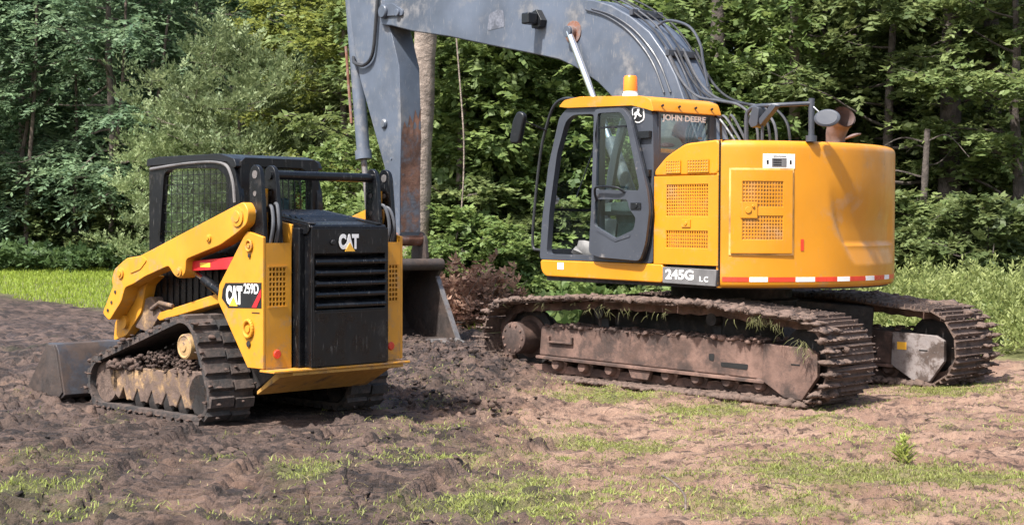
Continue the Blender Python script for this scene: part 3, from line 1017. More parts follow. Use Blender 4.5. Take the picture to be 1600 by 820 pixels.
    cab = cabm.build('cab', K, root, .012)
    g = MB()
    g.prism(rnd_poly([(1.95, 2.02), (1.94, 2.085), (1.75, 2.10), (.85, 2.095), (.66, 2.05), (.62, 1.985), (.67, 1.975), (.75, 2.03), (1.88, 2.03)], .02, 3), 'x', -.465, .395)
    g.build('cab_roof', 'black_plastic', cab, .03, seg=3)
    g = MB()
    for s in (-1, 1):
        xo = s * .415 - .035 + s * .004
        g.tube(smooth([(xo, 1.0 + .9, 2.0), (xo, 1.3, 2.035), (xo, .84, 2.02), (xo, .70, 1.9), (xo, .66, 1.70)]), .014, 8)
    g.build('drip_rail', 'grey_vinyl', cab)
    g = MB()
    for s in (-1, 1):
        xo = s * .39 - .035
        for k in range(12):
            yy = .80 + k * .082
            g.bar((xo, yy, 1.44), (xo, yy, 1.98), .005, .005)
        for k in range(7):
            zz = 1.47 + k * .078
            g.bar((xo, .77, zz), (xo, 1.73, zz), .005, .005)
    g.build('window_screen', 'black_vinyl', cab)
    g = MB()
    g.prism([(-.345, 1.54), (.295, 1.54), (.295, 1.99), (-.345, 1.995)], 'y', .685, .691)
    g.build('rear_pane', 'glass_dark', cab)
    g = MB()
    g.prism([(1.77, 1.42), (1.66, 1.97), (.8, 1.97), (.76, 1.60)], 'x', -.405, -.399)
    g.build('side_pane', 'glass_dark', cab)
    g = MB()
    g.prism([(1.77, 1.42), (1.66, 1.97), (.8, 1.97), (.76, 1.60)], 'x', .329, .335)
    g.build('side_pane', 'glass_dark', cab)
    g = MB()
    for k in range(11):
        g.bar((-.33 + k * .06, .672, 1.55), (-.34 + k * .06, .672, 1.98), .006, .006)
    g.build('window_screen', 'black_vinyl', cab)
    g = MB()
    g.prism(rnd_poly([(.85, 1.15), (1.35, 1.15), (1.32, 1.3), (1.05, 1.3), (.95, 1.75), (.82, 1.75)], .05, 3), 'x', -.23, .21)
    g.build('seat', 'seat', cab, .02)
    g = MB()
    g.box(-.462, -.452, 1.84, 1.875, 2.035, 2.045)
    g.build('name_decal', 'white', cab)
    # slatted lower side of the cab
    for s in (-1, 1):
        xo = s * .44 - .01
        g = MB()
        g.prism([(1.93, 1.12), (1.90, .72), (1.6, .70), (.7, .95), (.6, 1.3), (1.2, 1.3)], 'x', xo + s * .004, xo + s * .014)
        pn = g.build('lower_side_panel', K, root)
        for k in range(10):
            yy = .86 + k * .095
            z0 = .97 - (yy - .7) * .28
            g = MB()
            g.box(*sorted((xo + s * .014, xo + s * .024)), yy, yy + .05, z0, 1.2)
            g.build('panel_rib', K, pn)
    # --- bucket
    prof = [(3.19, .03), (2.56, .03), (2.49, .07), (2.60, .44), (2.65, .495), (2.78, .50), (2.78, .48), (2.66, .475), (2.62, .43), (2.52, .08), (2.57, .048), (3.19, .045)]
    g = MB()
    g.prism(prof, 'x', -.93, .93)
    bk = g.build('bucket', 'loader_bucket', root, .004)
    for s in (-1, 1):
        g = MB()
        g.prism([(3.17, .045), (2.56, .05), (2.515, .09), (2.62, .42), (2.66, .485), (2.78, .49)], 'x', s * .945, s * .915)
        g.build('bucket_side', 'bucket_steel', bk, .003)
    g = MB()
    g.box(-.95, .95, 3.05, 3.24, .012, .03)
    g.build('cutting_edge', 'steel', bk)
    g = MB()
    g.box(-.5, .5, 2.2, 2.50, .14, .46)
    g.box(-.5, .5, 2.0, 2.25, .18, .62)
    for xx in (-.38, .38):
        g.box(xx - .05, xx + .05, 1.9, 2.08, .4, .95)
    g.build('coupler', 'dark_metal', root, .01)
    g = MB()
    g.cyl((-.62, 2.08, .70), (.65, 2.08, .70), .06, n=16)
    g.build('arm_cross_tube', Y, root)
    return root
loader = build_loader()

# ------------------------------------------------------------------ excavator
SW = -.094                       # upper body is swung a little against the tracks
def build_excavator():
    root = empty('excavator', (2.412, 16.675, -.156), (0, .009, -.778))
    tag(root, 'orange yellow tracked excavator with grey boom and open cab door on muddy tracks', 'excavator')
    Yl = 'exc_yellow'
    # ================= undercarriage
    for s in (-1, 1):
        yc = s * 1.195
        top = [(1.45, .835), (.8, .895), (0, .89), (-.7, .895), (-1.4, .845)]
        loop = []
        for k in range(25):
            a = -PI / 2 + PI * k / 24
            loop.append((1.88 + .385 * math.cos(a), .425 + .385 * math.sin(a)))
        loop += top
        for k in range(25):
            a = PI / 2 + PI * k / 24
            loop.append((-1.88 + .385 * math.cos(a), .425 + .385 * math.sin(a)))
        N = 50
        pts, T = resample(loop, N, .4 if s < 0 else .1)
        pitch = T / N
        sh = MB()
        sh.prism([(-.47 * pitch, 0), (.50 * pitch, 0), (.50 * pitch, .016), (.44 * pitch, .016), (.41 * pitch, .052), (.36 * pitch, .052), (.33 * pitch, .016),
                  (.06 * pitch, .016), (.03 * pitch, .048), (-.02 * pitch, .048), (-.05 * pitch, .016), (-.33 * pitch, .016), (-.36 * pitch, .048), (-.41 * pitch, .048), (-.44 * pitch, .014), (-.47 * pitch, .014)], 'y', -.4, .4)
        sh.box(-.3 * pitch, .3 * pitch, -.15, -.10, -.075, -.001)
        sh.box(-.3 * pitch, .3 * pitch, .10, .15, -.075, -.001)
        sm = sh.mesh('track_shoe')
        sm.materials.append(M['shoe'])
        ch = MB()
        cp, _ = resample(loop, 100, .2)
        n = len(cp)
        for yy0, yy1 in ((yc - .155, yc - .095), (yc + .095, yc + .155)):
            b0 = len(ch.v)
            for k, (p, d) in enumerate(cp):
                nr = Vector((d.y, -d.x))
                a, q = p - nr * .02, p - nr * (.105 if k % 2 else .09)
                ch.v += [(a.x, yy0, a.y), (a.x, yy1, a.y), (q.x, yy1, q.y), (q.x, yy0, q.y)]
            for k in range(n):
                for e in range(4):
                    ch.f.append((b0 + 4 * k + e, b0 + 4 * k + (e + 1) % 4, b0 + 4 * ((k + 1) % n) + (e + 1) % 4, b0 + 4 * ((k + 1) % n) + e))
        chain = ch.build('track_chain', 'track_frame', root)
        for p, d in pts:
            o = link('track_shoe', sm, None, chain)
            nr = Vector((d.y, -d.x))
            jx = random.uniform(-.006, .006)
            o.matrix_local = Matrix(((d.x, 0, nr.x, p.x + nr.x * jx), (0, 1, 0, yc + random.uniform(-.006, .006)), (d.y, 0, nr.y, p.y + nr.y * jx), (0, 0, 0, 1)))
        # side frame
        yf = yc + s * .215
        yi = yc - s * .215
        g = MB()
        g.prism([(-1.58, .245), (1.50, .205), (1.50, .55), (1.30, .575), (.9, .575), (-1.30, .60), (-1.55, .57)], 'y', yf, yi)
        fr = g.build('side_frame', 'track_frame', root, .02)
        for yy, sg in ((yf, s), (yi, -s)):
            g = MB()
            y0, y1 = sorted((yy + sg * .055, yy - sg * .01))
            g.prism([(-1.58, .215), (1.47, .175), (1.47, .207), (-1.58, .247)], 'y', y0, y1)
            g.build('frame_flange', 'track_frame', fr, .006)
            g = MB()
            y0, y1 = sorted((yy + sg * .05, yy - sg * .01))
            pl_ = [(1.44, .205), (1.70, .06), (1.90, .05), (2.07, .28), (2.07, .50), (1.97, .55), (1.46, .565)]
            g.prism(pl_, 'y', y0, y1)
            gp = g.build('idler_guard', 'track_frame' if s < 0 else 'frame_pale', root, .01)
            g = MB()
            y0, y1 = sorted((yy + sg * .05, yy + sg * .054))
            g.box(1.78, 1.88, y0, y1, .38, .392)
            g.build('painted_slot', 'black_void', gp)  # black strip on the guard painted in for a slot's inner shade
            if s > 0:
                g = MB()
                g.box(1.52, 1.63, y0, y1, .38, .46)
                g.build('sticker', 'cat_triangle', gp)
            for (a0, a1, c0, c1) in ((.77, .83, .355, .42), (.92, 1.24, .30, .345)):
                g = MB()
                y0, y1 = sorted((yy + sg * .001, yy + sg * .004))
                g.prism(rnd_poly([(a0, c0), (a1, c0 - .01), (a1 + .01, c1), (a0, c1)], .015, 2), 'y', y0, y1)
                g.build('painted_opening', 'black_void', fr)  # black plate on the face, painted in for the shade of an opening
            g = MB()
            y0, y1 = sorted((yy + sg * .001, yy + sg * .035))
            g.box(-1.42, -1.06, y0, y1, .395, .415)
            g.box(-1.42, -1.40, y0, y1, .41, .47)
            g.box(-1.08, -1.06, y0, y1, .41, .47)
            g.build('frame_step', 'track_frame', fr, .004)
        for k in range(8):
            xx = -1.32 + k * .385
            g = MB()
            w = .23
            g.lathe([(0, yc - w), (.05, yc - w), (.07, yc - w + .03), (.075, yc - .17), (.11, yc - .16), (.11, yc - .09), (.085, yc - .08), (.085, yc + .08), (.11, yc + .09), (.11, yc + .16), (.075, yc + .17), (.07, yc + w - .03), (.05, yc + w), (0, yc + w)], 16, (xx, 0, .16), 'y')
            g.build('track_roller', 'track_frame', fr)
        g = MB()
        y0, y1 = sorted((yf + s * .03, yf - s * .03))
        g.prism([(-.28, .215), (.05, .21), (.0, .09), (-.22, .095)], 'y', y0, y1)
        g.build('roller_guard', 'track_frame', fr, .01)
        for xx in (-.75, .75):
            g = MB()
            g.cyl((xx, yc - .16, .755), (xx, yc + .16, .755), .065, n=16)
            g.box(xx - .05, xx + .05, yc - .05, yc + .05, .56, .74)
            g.build('carrier_roller', 'dark_metal', fr)
        # sprocket and final drive
        g = MB()
        n = 21
        for k in range(n):
            a = 2 * PI * k / n
            g.bar((-1.87, yc, .425), (-1.87 + .335 * math.cos(a), yc, .425 + .335 * math.sin(a)), .055, .05, (0, 1, 0))
        g.lathe([(0, yc - .03), (.33, yc - .03), (.33, yc + .03), (0, yc + .03)], 32, (-1.87, 0, .425), 'y')
        g.build('drive_sprocket', 'dark_metal', root)
        g = MB()
        g.lathe([(0, yc + s * .335), (.165, yc + s * .335), (.18, yc + s * .325), (.185, yc + s * .06), (.24, yc + s * .05), (.24, yc - s * .2), (0, yc - s * .2)], 28, (-1.87, 0, .425), 'y')
        fd = g.build('final_drive', 'track_frame', root, .008)
        for k in range(10):
            g = MB()
            a = 2 * PI * k / 10
            g.cyl((-1.87 + .145 * math.cos(a), yc + s * .33, .425 + .145 * math.sin(a)), (-1.87 + .145 * math.cos(a), yc + s * .347, .425 + .145 * math.sin(a)), .014, n=8)
            g.build('bolt', 'track_frame', fd)
        g = MB()
        g.lathe([(0, yc - .08), (.27, yc - .08), (.27, yc - .05), (.33, yc - .045), (.33, yc + .045), (.27, yc + .05), (.27, yc + .08), (0, yc + .08)], 32, (1.87, 0, .425), 'y')
        g.build('idler_wheel', 'dark_metal', root)
        # soil and torn grass on the track
        g_ = np.random.default_rng(25 + s)
        n = 3600
        cpa = np.array([(p.x, p.y, d.y, -d.x) for p, d in cp])[(g_.random(n) * len(cp)).astype(int)]
        off = .02 + .035 * g_.random(n)
        yy = np.where(g_.random(n) < .62, yc + g_.uniform(-.4, .4, n), yc + s * (.40 + .02 * g_.normal(size=n)))
        P = np.stack([cpa[:, 0] + cpa[:, 2] * off + .05 * g_.normal(size=n), yy, np.maximum(.03, cpa[:, 1] + cpa[:, 3] * off)], 1)
        V, F = lumps(P, .010, .062, .55, 25 + s)
        tag(link('mud_on_track', np_mesh('mud_on_track', V, F, 'shoe'), None, chain), kind='stuff')
        sel = [(p.x, p.y, d.y, -d.x) for p, d in cp if p.y > .62 or p.x > 1.9]
        n = 1300
        cpa = np.array(sel)[(g_.random(n) * len(sel)).astype(int)]
        P = np.stack([cpa[:, 0] + cpa[:, 2] * .035 + .03 * g_.normal(size=n), yc + s * (.42 - .30 * g_.random(n) ** 2), cpa[:, 1] + cpa[:, 3] * .035], 1)
        V, F = lumps(P, .015, .075, .5, 45 + s)
        tag(link('caked_mud', np_mesh('caked_mud', V, F, 'shoe'), None, chain), kind='stuff')
        n = 420
        P = np.stack([g_.uniform(-1.5, 1.45, n), yc + s * (.22 - .40 * g_.random(n) ** 2), .565 + .03 * g_.random(n)], 1)
        V, F = lumps(P, .012, .06, .5, 35 + s)
        tag(link('mud_on_frame', np_mesh('mud_on_frame', V, F, 'track_frame'), None, fr), kind='stuff')
        V, F, Tn = [], [], []
        tufts = [(random.uniform(-1.95, 1.3), random.randint(2, 6), .10) for _ in range(16)] + [(random.uniform(1.42, 2.0), random.randint(6, 12), .13) for _ in range(12)]
        for tx, cnt, lmax in tufts:
            for i in range(cnt):
                xx = tx + random.gauss(0, .035)
                yy = yc + s * (.385 + random.uniform(-.03, .03))
                zz = (.83 if xx < 1.5 else .83 - .75 * max(0, (xx - 1.5)) ** 1.6) + random.uniform(-.05, .04)
                ln = lmax * random.uniform(.25, 1.0)
                dx, dy = random.gauss(0, .05), s * random.uniform(0, .05)
                w = random.uniform(.002, .005)
                b0 = len(V)
                V += [(xx - w, yy, zz), (xx + w, yy, zz), (xx + dx * .5 + w * .7, yy + dy, zz - ln * .4), (xx + dx * .5 - w * .7, yy + dy, zz - ln * .4), (xx + dx + .001, yy + dy * .8, zz - ln), (xx + dx - .001, yy + dy * .8, zz - ln)]
                F += [(b0, b0 + 1, b0 + 2, b0 + 3), (b0 + 3, b0 + 2, b0 + 4, b0 + 5)]
                Tn += [random.random()] * 6
        tag(link('hanging_grass', np_mesh('hanging_grass', np.array(V), np.array(F), 'torn_grass', np.array(Tn)), None, chain), kind='stuff')
    g = MB()
    g.prism([(-1.55, .40), (1.2, .40), (1.0, .80), (-1.35, .80)], 'y', -.92, .92)  # extra length added to this block to keep the gaps inside the tracks dark
    for sx in (-1, 1):
        for sy in (-1, 1):
            g.bar((sx * .35, sy * .3, .66), (sx * 1.05, sy * 1.05, .58), .62, .50)
    g.build('car_body', 'dark_metal', root, .02)
    g = MB()
    g.lathe([(0, .76), (.72, .76), (.74, .80), (.74, .90), (.66, .92), (.66, 1.09), (0, 1.09)], 40)
    g.build('swing_bearing', 'dark_metal', root)

    # ================= upper structure (local X to the rear, Y away from the viewer)
    def U(mb, name, m, bevel=0, parent=None, **k):
        return mb.build(name, m, parent or root, bevel, 0 if parent else SW, **k)
    RT = 1.765
    TH0 = math.asin(1.42 / RT)
    # floor frame
    g = MB()
    arc = [(RT * .95 * math.cos(a), RT * .95 * math.sin(a)) for a in np.linspace(-TH0, TH0, 31)]
    g.prism([(-1.50, -1.39)] + arc + [(-1.30, 1.39), (-1.50, 1.2)], 'z', 1.07, 1.13)
    U(g, 'floor_frame', 'dark_metal')
    # left skirt under the cab
    g = MB()
    g.prism(rnd_poly([(-1.585, 1.30), (-1.56, 1.17), (-1.49, 1.115), (.34, 1.105), (.34, 1.30)], .05, 4), 'y', -1.425, -1.30)
    g.prism(rnd_poly([(-1.585, 1.30), (-1.56, 1.17), (-1.49, 1.115), (-1.40, 1.115), (-1.40, 1.30)], .03, 4), 'y', -1.31, -.47)
    sk = U(g, 'cab_skirt', Yl, .02, seg=3)
    g = MB()
    g.box(-1.28, -1.18, -1.4285, -1.4255, 1.20, 1.275)
    g.build('sticker', 'white', sk)
    # model plate
    g = MB()
    g.prism([(.345, 1.108), (1.07, 1.098), (1.085, 1.262), (.345, 1.272)], 'y', -1.437, -1.30)
    mp = U(g, 'model_plate', 'grey_vinyl', .006)
    text('lettering', '245G', .39, .10, 'white', mp, (.39, -1.4385, 1.15), (1, 0, 0), (0, 0, 1), .03)
    text('lettering', 'L', .045, .052, 'white', mp, (.86, -1.4385, 1.14), (1, 0, 0), (0, 0, 1), .02)
    text('lettering', 'C', .055, .054, 'white', mp, (.922, -1.4385, 1.139), (1, 0, 0), (0, 0, 1), .02)
    # --- left hood
    hx0, hx1 = .20, 1.085
    xs = [hx0, .374, .569, .676, .950, hx1]
    # flat side with openings (grille windows)
    us = sorted(set([hx0, .355, .374, .569, .60, .676, .93, .95, .96, hx1]))
    wsz = [1.30, 1.47, 1.645, 1.79, 2.112, 2.20]
    g = MB()
    def solid(i, j):
        u0, w0 = us[i], wsz[j]
        if .37 < u0 + .001 and us[i + 1] < .952 and (abs(w0 - 1.47) < .01 or abs(w0 - 1.79) < .01):
            return False
        return True
    g.gridplate(us, wsz, solid, .03, lambda u, w, o: (u, -1.39 - o, w))
    hs = U(g, 'hood_side', Yl, .004)
    def grille(parent, x0, x1, z0, z1, y, pitch=.032, fm=None):
        b = MB()
        b.prism([(x0 - .02, z0 - .02), (x1 + .02, z0 - .02), (x1 + .02, z1 + .02), (x0 - .02, z1 + .02)], 'y', y + .028, y + .03)
        b.build('grille_backing', 'grille_back', parent)
        b = MB()
        n = max(2, int((x1 - x0) / pitch))
        for k in range(n + 1):
            xx = x0 + (x1 - x0) * k / n
            b.box(xx - .006, xx + .006, y, y + .006, z0, z1)
        n = max(2, int((z1 - z0) / pitch))
        for k in range(n + 1):
            zz = z0 + (z1 - z0) * k / n
            b.box(x0, x1, y + .001, y + .007, zz - .006, zz + .006)
        tag(b.build('grille', Yl, parent), kind=None)
    grille(hs, .374, .950, 1.79, 2.112, -1.415)
    grille(hs, .374, .950, 1.47, 1.645, -1.415)
    g = MB()
    g.box(.60, .72, -1.432, -1.4205, 1.68, 1.76)
    g.cyl((.66, -1.432, 1.72), (.66, -1.440, 1.72), .022, n=12)
    g.build('latch', Yl, hs, .006)
    # upper hood with sloped front corner
    g = MB()
    g.prism(rnd_poly([(hx0, 2.206), (hx0, 2.26), (.36, 2.40), (.63, 2.525), (hx1, 2.55), (hx1, 2.206)], .06, 4), 'y', -1.415, -.42,
            [])
    uh = U(g, 'upper_hood', Yl, .035, seg=3)
    for (a0, a1) in ((.372, .569), (.672, .955)):
        b = MB()
        b.box(a0, a1, -1.4215, -1.4185, 2.235, 2.355)
        gb = b.build('grille_backing', 'grille_back', uh)
        b = MB()
        n = int((a1 - a0) / .032)
        for k in range(n + 1):
            xx = a0 + (a1 - a0) * k / n
            b.box(xx - .007, xx + .007, -1.428, -1.423, 2.232, 2.358)
        for k in range(5):
            zz = 2.235 + .12 * k / 4
            b.box(a0, a1, -1.427, -1.4225, zz - .006, zz + .006)
        b.build('grille', Yl, uh)
    # core behind the hood panels
    g = MB()
    g.prism([(.24, 1.13), (.24, 2.2), (.66, 2.5), (1.04, 2.52), (1.04, 1.13)], 'y', -1.35, 1.36)
    U(g, 'engine_compartment', 'dark_metal')
    g = MB()
    g.prism(rnd_poly([(.5, 2.2), (.5, 2.40), (.68, 2.51), (hx1, 2.535), (hx1, 2.2)], .05, 3), 'y', -.40, 1.40)
    U(g, 'engine_hood', Yl, .03)
    g = MB()
    g.prism(rnd_poly([(-1.3, 1.14), (-1.3, 1.9), (-1.1, 2.05), (.45, 2.1), (.45, 1.14)], .05, 3), 'y', .55, 1.40)
    U(g, 'tool_compartment', Yl, .03)
    # --- tail: counterweight curved about the swing axis
    TOP, BOT = 2.548, 1.085
    def rad(th):
        t = max(0, min(1, (abs(math.degrees(th)) - 18) / 34))
        return 1.712 + (RT - 1.712) * t * t * (3 - 2 * t)
    def scoop(th, z):
        d = math.degrees(th)
        left = -15 + 12 * (max(0, min(1, (2.05 - z) / .74))) ** 1.6
        e = max(0, min(1, (d - left) / 2.6)) * max(0, min(1, (34 - d) / 6))
        e = e * e * (3 - 2 * e)
        if z > 1.535:
            q = max(0, min(1, (2.15 - z) / .5))
            q = q * q * (3 - 2 * q)
        elif z > 1.50:
            q = 1 - .35 * (1.535 - z) / .035
        else:
            q = .65 * max(0, min(1, (z - 1.31) / .16))
        return .05 * e * q
    ths = np.linspace(-TH0 + .008, TH0, 109)
    zs = [BOT, BOT + .012, BOT + .04, 1.2, 1.26, 1.29, 1.31, 1.33, 1.36, 1.4, 1.44, 1.47, 1.49, 1.50, 1.51, 1.522, 1.535, 1.56, 1.6, 1.65, 1.7, 1.76, 1.82, 1.9, 2.0, 2.1, 2.2, 2.3, 2.4, TOP - .08, TOP - .055, TOP - .03, TOP - .013, TOP - .003, TOP]
    ins = {0: .03, 1: .012, 2: 0, len(zs) - 5: .002, len(zs) - 4: .012, len(zs) - 3: .03, len(zs) - 2: .055, len(zs) - 1: .10}
    g = MB()
    nz = len(zs)
    for th in ths:
        for j, z in enumerate(zs):
            r = rad(th) - ins.get(j, 0) - scoop(th, z)
            g.v.append((r * math.cos(th), r * math.sin(th), z))
    nt_ = len(ths)
    for i in range(nt_ - 1):
        for j in range(nz - 1):
            g.f.append((i * nz + j, (i + 1) * nz + j, (i + 1) * nz + j + 1, i * nz + j + 1))
    # inner closing faces and the top
    c0 = len(g.v)
    for th in ths:
        g.v.append((1.09, (RT * math.sin(th)) * (.97), TOP + .004))
    for i in range(nt_ - 1):
        g.f.append((i * nz + nz - 1, (i + 1) * nz + nz - 1, c0 + i + 1, c0 + i))
    c1 = len(g.v)
    for th in ths:
        g.v.append((1.09, (RT * math.sin(th)) * (.97), BOT))
    for i in range(nt_ - 1):
        g.f.append((i * nz, c1 + i, c1 + i + 1, (i + 1) * nz))
    g.f.append(tuple(j for j in range(nz)) + (c0, c1))
    g.f.append(tuple((nt_ - 1) * nz + j for j in range(nz)) + (c0 + nt_ - 1, c1 + nt_ - 1))
    tail = U(g, 'counterweight', Yl, angle=50)
    cyl = lambda th_deg, z, o: ((rad(R(th_deg)) + o) * math.cos(R(th_deg)), (rad(R(th_deg)) + o) * math.sin(R(th_deg)), z)
    # door on the tail with two mesh windows
    def seq(a, b, n): return list(np.linspace(a, b, n))
    us = seq(-48.6, -45.0, 3) + seq(-45, -31.6, 8)[1:] + seq(-31.6, -28.3, 3)[1:]
    ws_ = [1.428, 1.56, 1.80, 1.885, 2.14, 2.252]
    g = MB()
    g.gridplate(us, ws_, lambda i, j: not (us[i] >= -45.01 and us[i + 1] <= -31.59 and j in (1, 3)), .014, lambda u, w, o: cyl(u, w, .010 + o))
    pdoor = U(g, 'service_door', Yl, .003)
    g = MB()
    g.gridplate(seq(-49.2, -27.7, 14), [1.41, 2.27], lambda i, j: True, .004, lambda u, w, o: cyl(u, w, .003 + o))
    g.build('door_gap', 'grille_back', tail)
    for (z0, z1) in ((1.56, 1.80), (1.885, 2.14)):
        g = MB()
        n = 14
        for k in range(n + 1):
            t = -45 + 13.4 * k / n
            p = [cyl(t - .18, z0, .018), cyl(t + .18, z0, .018), cyl(t + .18, z1, .018), cyl(t - .18, z1, .018)]
            q = [cyl(t - .18, z0, .012), cyl(t + .18, z0, .012), cyl(t + .18, z1, .012), cyl(t - .18, z1, .012)]
            g.add(p + q, [(0, 1, 2, 3), (7, 6, 5, 4), (0, 4, 5, 1), (1, 5, 6, 2), (2, 6, 7, 3), (3, 7, 4, 0)])
        m_ = int((z1 - z0) / .032)
        for k in range(m_ + 1):
            z = z0 + (z1 - z0) * k / m_
            g.gridplate(seq(-45, -31.6, 8), [z - .006, z + .006], lambda i, j: True, .005, lambda u, w, o: cyl(u, w, .0125 + o))
        g.build('grille', Yl, pdoor)
    g = MB()
    g.gridplate(seq(-45.6, -40.2, 4), [1.775, 1.935], lambda i, j: True, .01, lambda u, w, o: cyl(u, w, .0245 + o))
    a, b_ = cyl(-43.2, 1.855, .034), cyl(-43.2, 1.855, .045)
    g.cyl(a, b_, .032, n=14)
    g.cyl(cyl(-41.6, 1.895, .034), cyl(-41.6, 1.895, .05), .014, n=10)
    g.build('door_latch', Yl, pdoor, .003)
    # hood seam line
    g = MB()
    g.box(hx1 + .001, hx1 + .006, -1.412, -1.39, 1.11, 2.54)
    U(g, 'hood_seam', 'black_void')
    # sign and small reflector
    g = MB()
    g.gridplate(seq(-38.4, -27.4, 8), [2.268, 2.412], lambda i, j: True, .004, lambda u, w, o: cyl(u, w, .001 + o))
    sg = U(g, 'notice_sign', 'white')
    g = MB()
    g.gridplate(seq(-35.4, -30.4, 5), [2.283, 2.372], lambda i, j: True, .003, lambda u, w, o: cyl(u, w, .0055 + o))
    g.build('sign_panel', 'grey_vinyl', sg)
    g = MB()
    for k in range(3):
        g.gridplate(seq(-35.0, -32.2, 3), [2.297 + .024 * k, 2.309 + .024 * k], lambda i, j: True, .002, lambda u, w, o: cyl(u, w, .009 + o))
    for t0, t1 in ((-37.2, -36.5), (-29.3, -28.6)):
        g.gridplate([t0, t1], [2.31, 2.35], lambda i, j: True, .002, lambda u, w, o: cyl(u, w, .0055 + o))
    g.gridplate(seq(-35, -30.5, 4), [2.385, 2.392], lambda i, j: True, .002, lambda u, w, o: cyl(u, w, .0055 + o))
    g.build('sign_print', 'black_vinyl', sg)
    g = MB()
    g.gridplate([-25.0, -23.9], [1.455, 1.57], lambda i, j: True, .004, lambda u, w, o: cyl(u, w, .001 + o))
    g.build('reflector', 'red_reflect', tail)
    # red and white tape along the lower edge
    segs = [(-51.2, -42.8, 1), (-42.5, -36.5, 0), (-36.2, -27.0, 1), (-26.7, -19.5, 0), (-19.2, -10.5, 1), (-10.2, -4.5, 0), (-4.2, 4.0, 1), (4.3, 10, 0), (10.3, 19, 1), (19.3, 25, 0), (25.3, 34, 1)]
    for a0, a1, red in segs:
        g = MB()
        g.gridplate(seq(a0, a1, 6), [1.147, 1.193], lambda i, j: True, .003, lambda u, w, o: cyl(u, w, .001 + o))
        g.build('reflective_tape', 'red_reflect' if red else 'white', tail)
    # --- cab
    outl = [(-1.59, 1.303), (-1.555, 1.73), (-1.455, 2.34), (-1.275, 2.88), (-1.13, 2.985), (.06, 2.96), (.17, 2.86), (.19, 2.4), (.19, 1.303)]
    front = [(-1.475, 1.365), (-1.43, 1.84), (-1.31, 2.48), (-1.17, 2.83), (-1.05, 2.895), (-.71, 2.89), (-.71, 1.365)]
    rear = [(-.61, 1.55), (-.61, 2.86), (-.15, 2.85), (.04, 2.05), (.04, 1.55)]
    g = MB()
    g.prism(rnd_poly(outl, .05, 3), 'y', -1.42, -1.345, [rnd_poly(front, .06, 4), rnd_poly(rear, .05, 3)])
    g.prism(rnd_poly(outl, .05, 3), 'y', -.50, -.45, [rnd_poly([(-1.47, 1.75), (-1.31, 2.48), (-1.17, 2.83), (-1.05, 2.895), (.04, 2.87), (.10, 2.4), (.10, 1.75)], .06, 4)])
    for (a, b2) in (((.16, -1.30), (.16, -.55)),):
        g.box(.12, .19, -1.345, -.50, 1.303, 2.45)
        g.box(.12, .185, -1.345, -.50, 2.855, 2.96)
        g.box(.12, .186, -1.345, -1.31, 2.45, 2.86)
        g.box(.12, .186, -.56, -.50, 2.45, 2.86)
    g.box(-1.56, .12, -1.345, -.50, 1.29, 1.33)
    g.box(-1.57, -1.50, -1.345, -.50, 1.33, 1.42)
    g.box(-1.16, -1.06, -1.345, -.50, 2.90, 2.97)
    cab = U(g, 'cab', 'cab_grey', .012)
    # lighter inner lining round the entry
    g = MB()
    g.prism(rnd_poly([(-1.25, 2.99), (-1.16, 3.06), (-.9, 3.085), (.03, 3.04), (.17, 2.995), (.225, 2.865), (.1, 2.90), (-.1, 2.945), (-1.1, 2.972)], .03, 3), 'y', -1.455, -.42)
    U(g, 'cab_roof', Yl, .035, seg=3)
    g = MB()
    g.prism([(-1.0, 3.07), (-.2, 3.045), (-.2, 3.062), (-1.0, 3.09)], 'y', -1.2, -.65)
    g.build('roof_hatch', 'glass_dark', cab)
    for k in range(4):
        g = MB()
        g.cyl((.229, -1.32 + k * .25, 2.94), (.206, -1.32 + k * .25, 2.93), .012, n=10)
        g.build('bolt', 'black_void', cab)
    # panes
    g = MB()
    fr_ = [(-1.545, 1.42), (-1.525, 1.73), (-1.425, 2.34), (-1.25, 2.86), (-1.13, 2.95)]
    for i in range(len(fr_) - 1):
        (x0, z0), (x1, z1) = fr_[i], fr_[i + 1]
        g.add([(x0, -1.345, z0), (x0, -.50, z0), (x1, -.50, z1), (x1, -1.345, z1)], [(0, 1, 2, 3)])
    g.build('windscreen', 'glass', cab)
    g = MB()
    g.add([(-1.48, -.475, 1.74), (-1.31, -.475, 2.48), (-1.17, -.475, 2.84), (-1.05, -.475, 2.9), (.05, -.475, 2.88), (.11, -.475, 2.4), (.11, -.475, 1.74)], [(0, 1, 2, 3, 4, 5, 6)])
    g.build('side_pane', 'glass', cab)
    g = MB()
    g.add([(.165, -1.315, 2.44), (.165, -.55, 2.44), (.165, -.55, 2.865), (.165, -1.315, 2.865)], [(0, 1, 2, 3)])
    rp = g.build('rear_pane', 'glass_rear', cab)
    text('lettering', 'JOHN DEERE', .66, .08, 'white', cab, (.1875, -1.295, 2.77), (0, 1, 0), (0, 0, 1), .03)
    g = MB()
    g.add([(-.62, -1.385, 1.54), (-.62, -1.385, 2.87), (-.14, -1.385, 2.86), (.05, -1.385, 2.05), (.05, -1.385, 1.54)], [(0, 1, 2, 3, 4)])
    g.build('side_pane', 'glass', cab)
    g = MB()
    g.box(.176, .18, -.74, -.68, 2.61, 2.635)
    g.build('small_label', 'grey_vinyl', cab)
    # door latched back against the side, proud of it
    yo, yi = -1.505, -1.465
    dout = [(-.695, 1.39), (-.66, 1.84), (-.64, 2.4), (-.625, 2.93), (-.19, 2.925), (-.085, 2.83), (.185, 2.04), (.215, 1.84), (.16, 1.5), (.08, 1.325), (-.53, 1.35)]
    du = [(-.59, 2.07), (-.57, 2.885), (-.22, 2.88), (-.14, 2.79), (.065, 2.10), (.055, 2.055)]
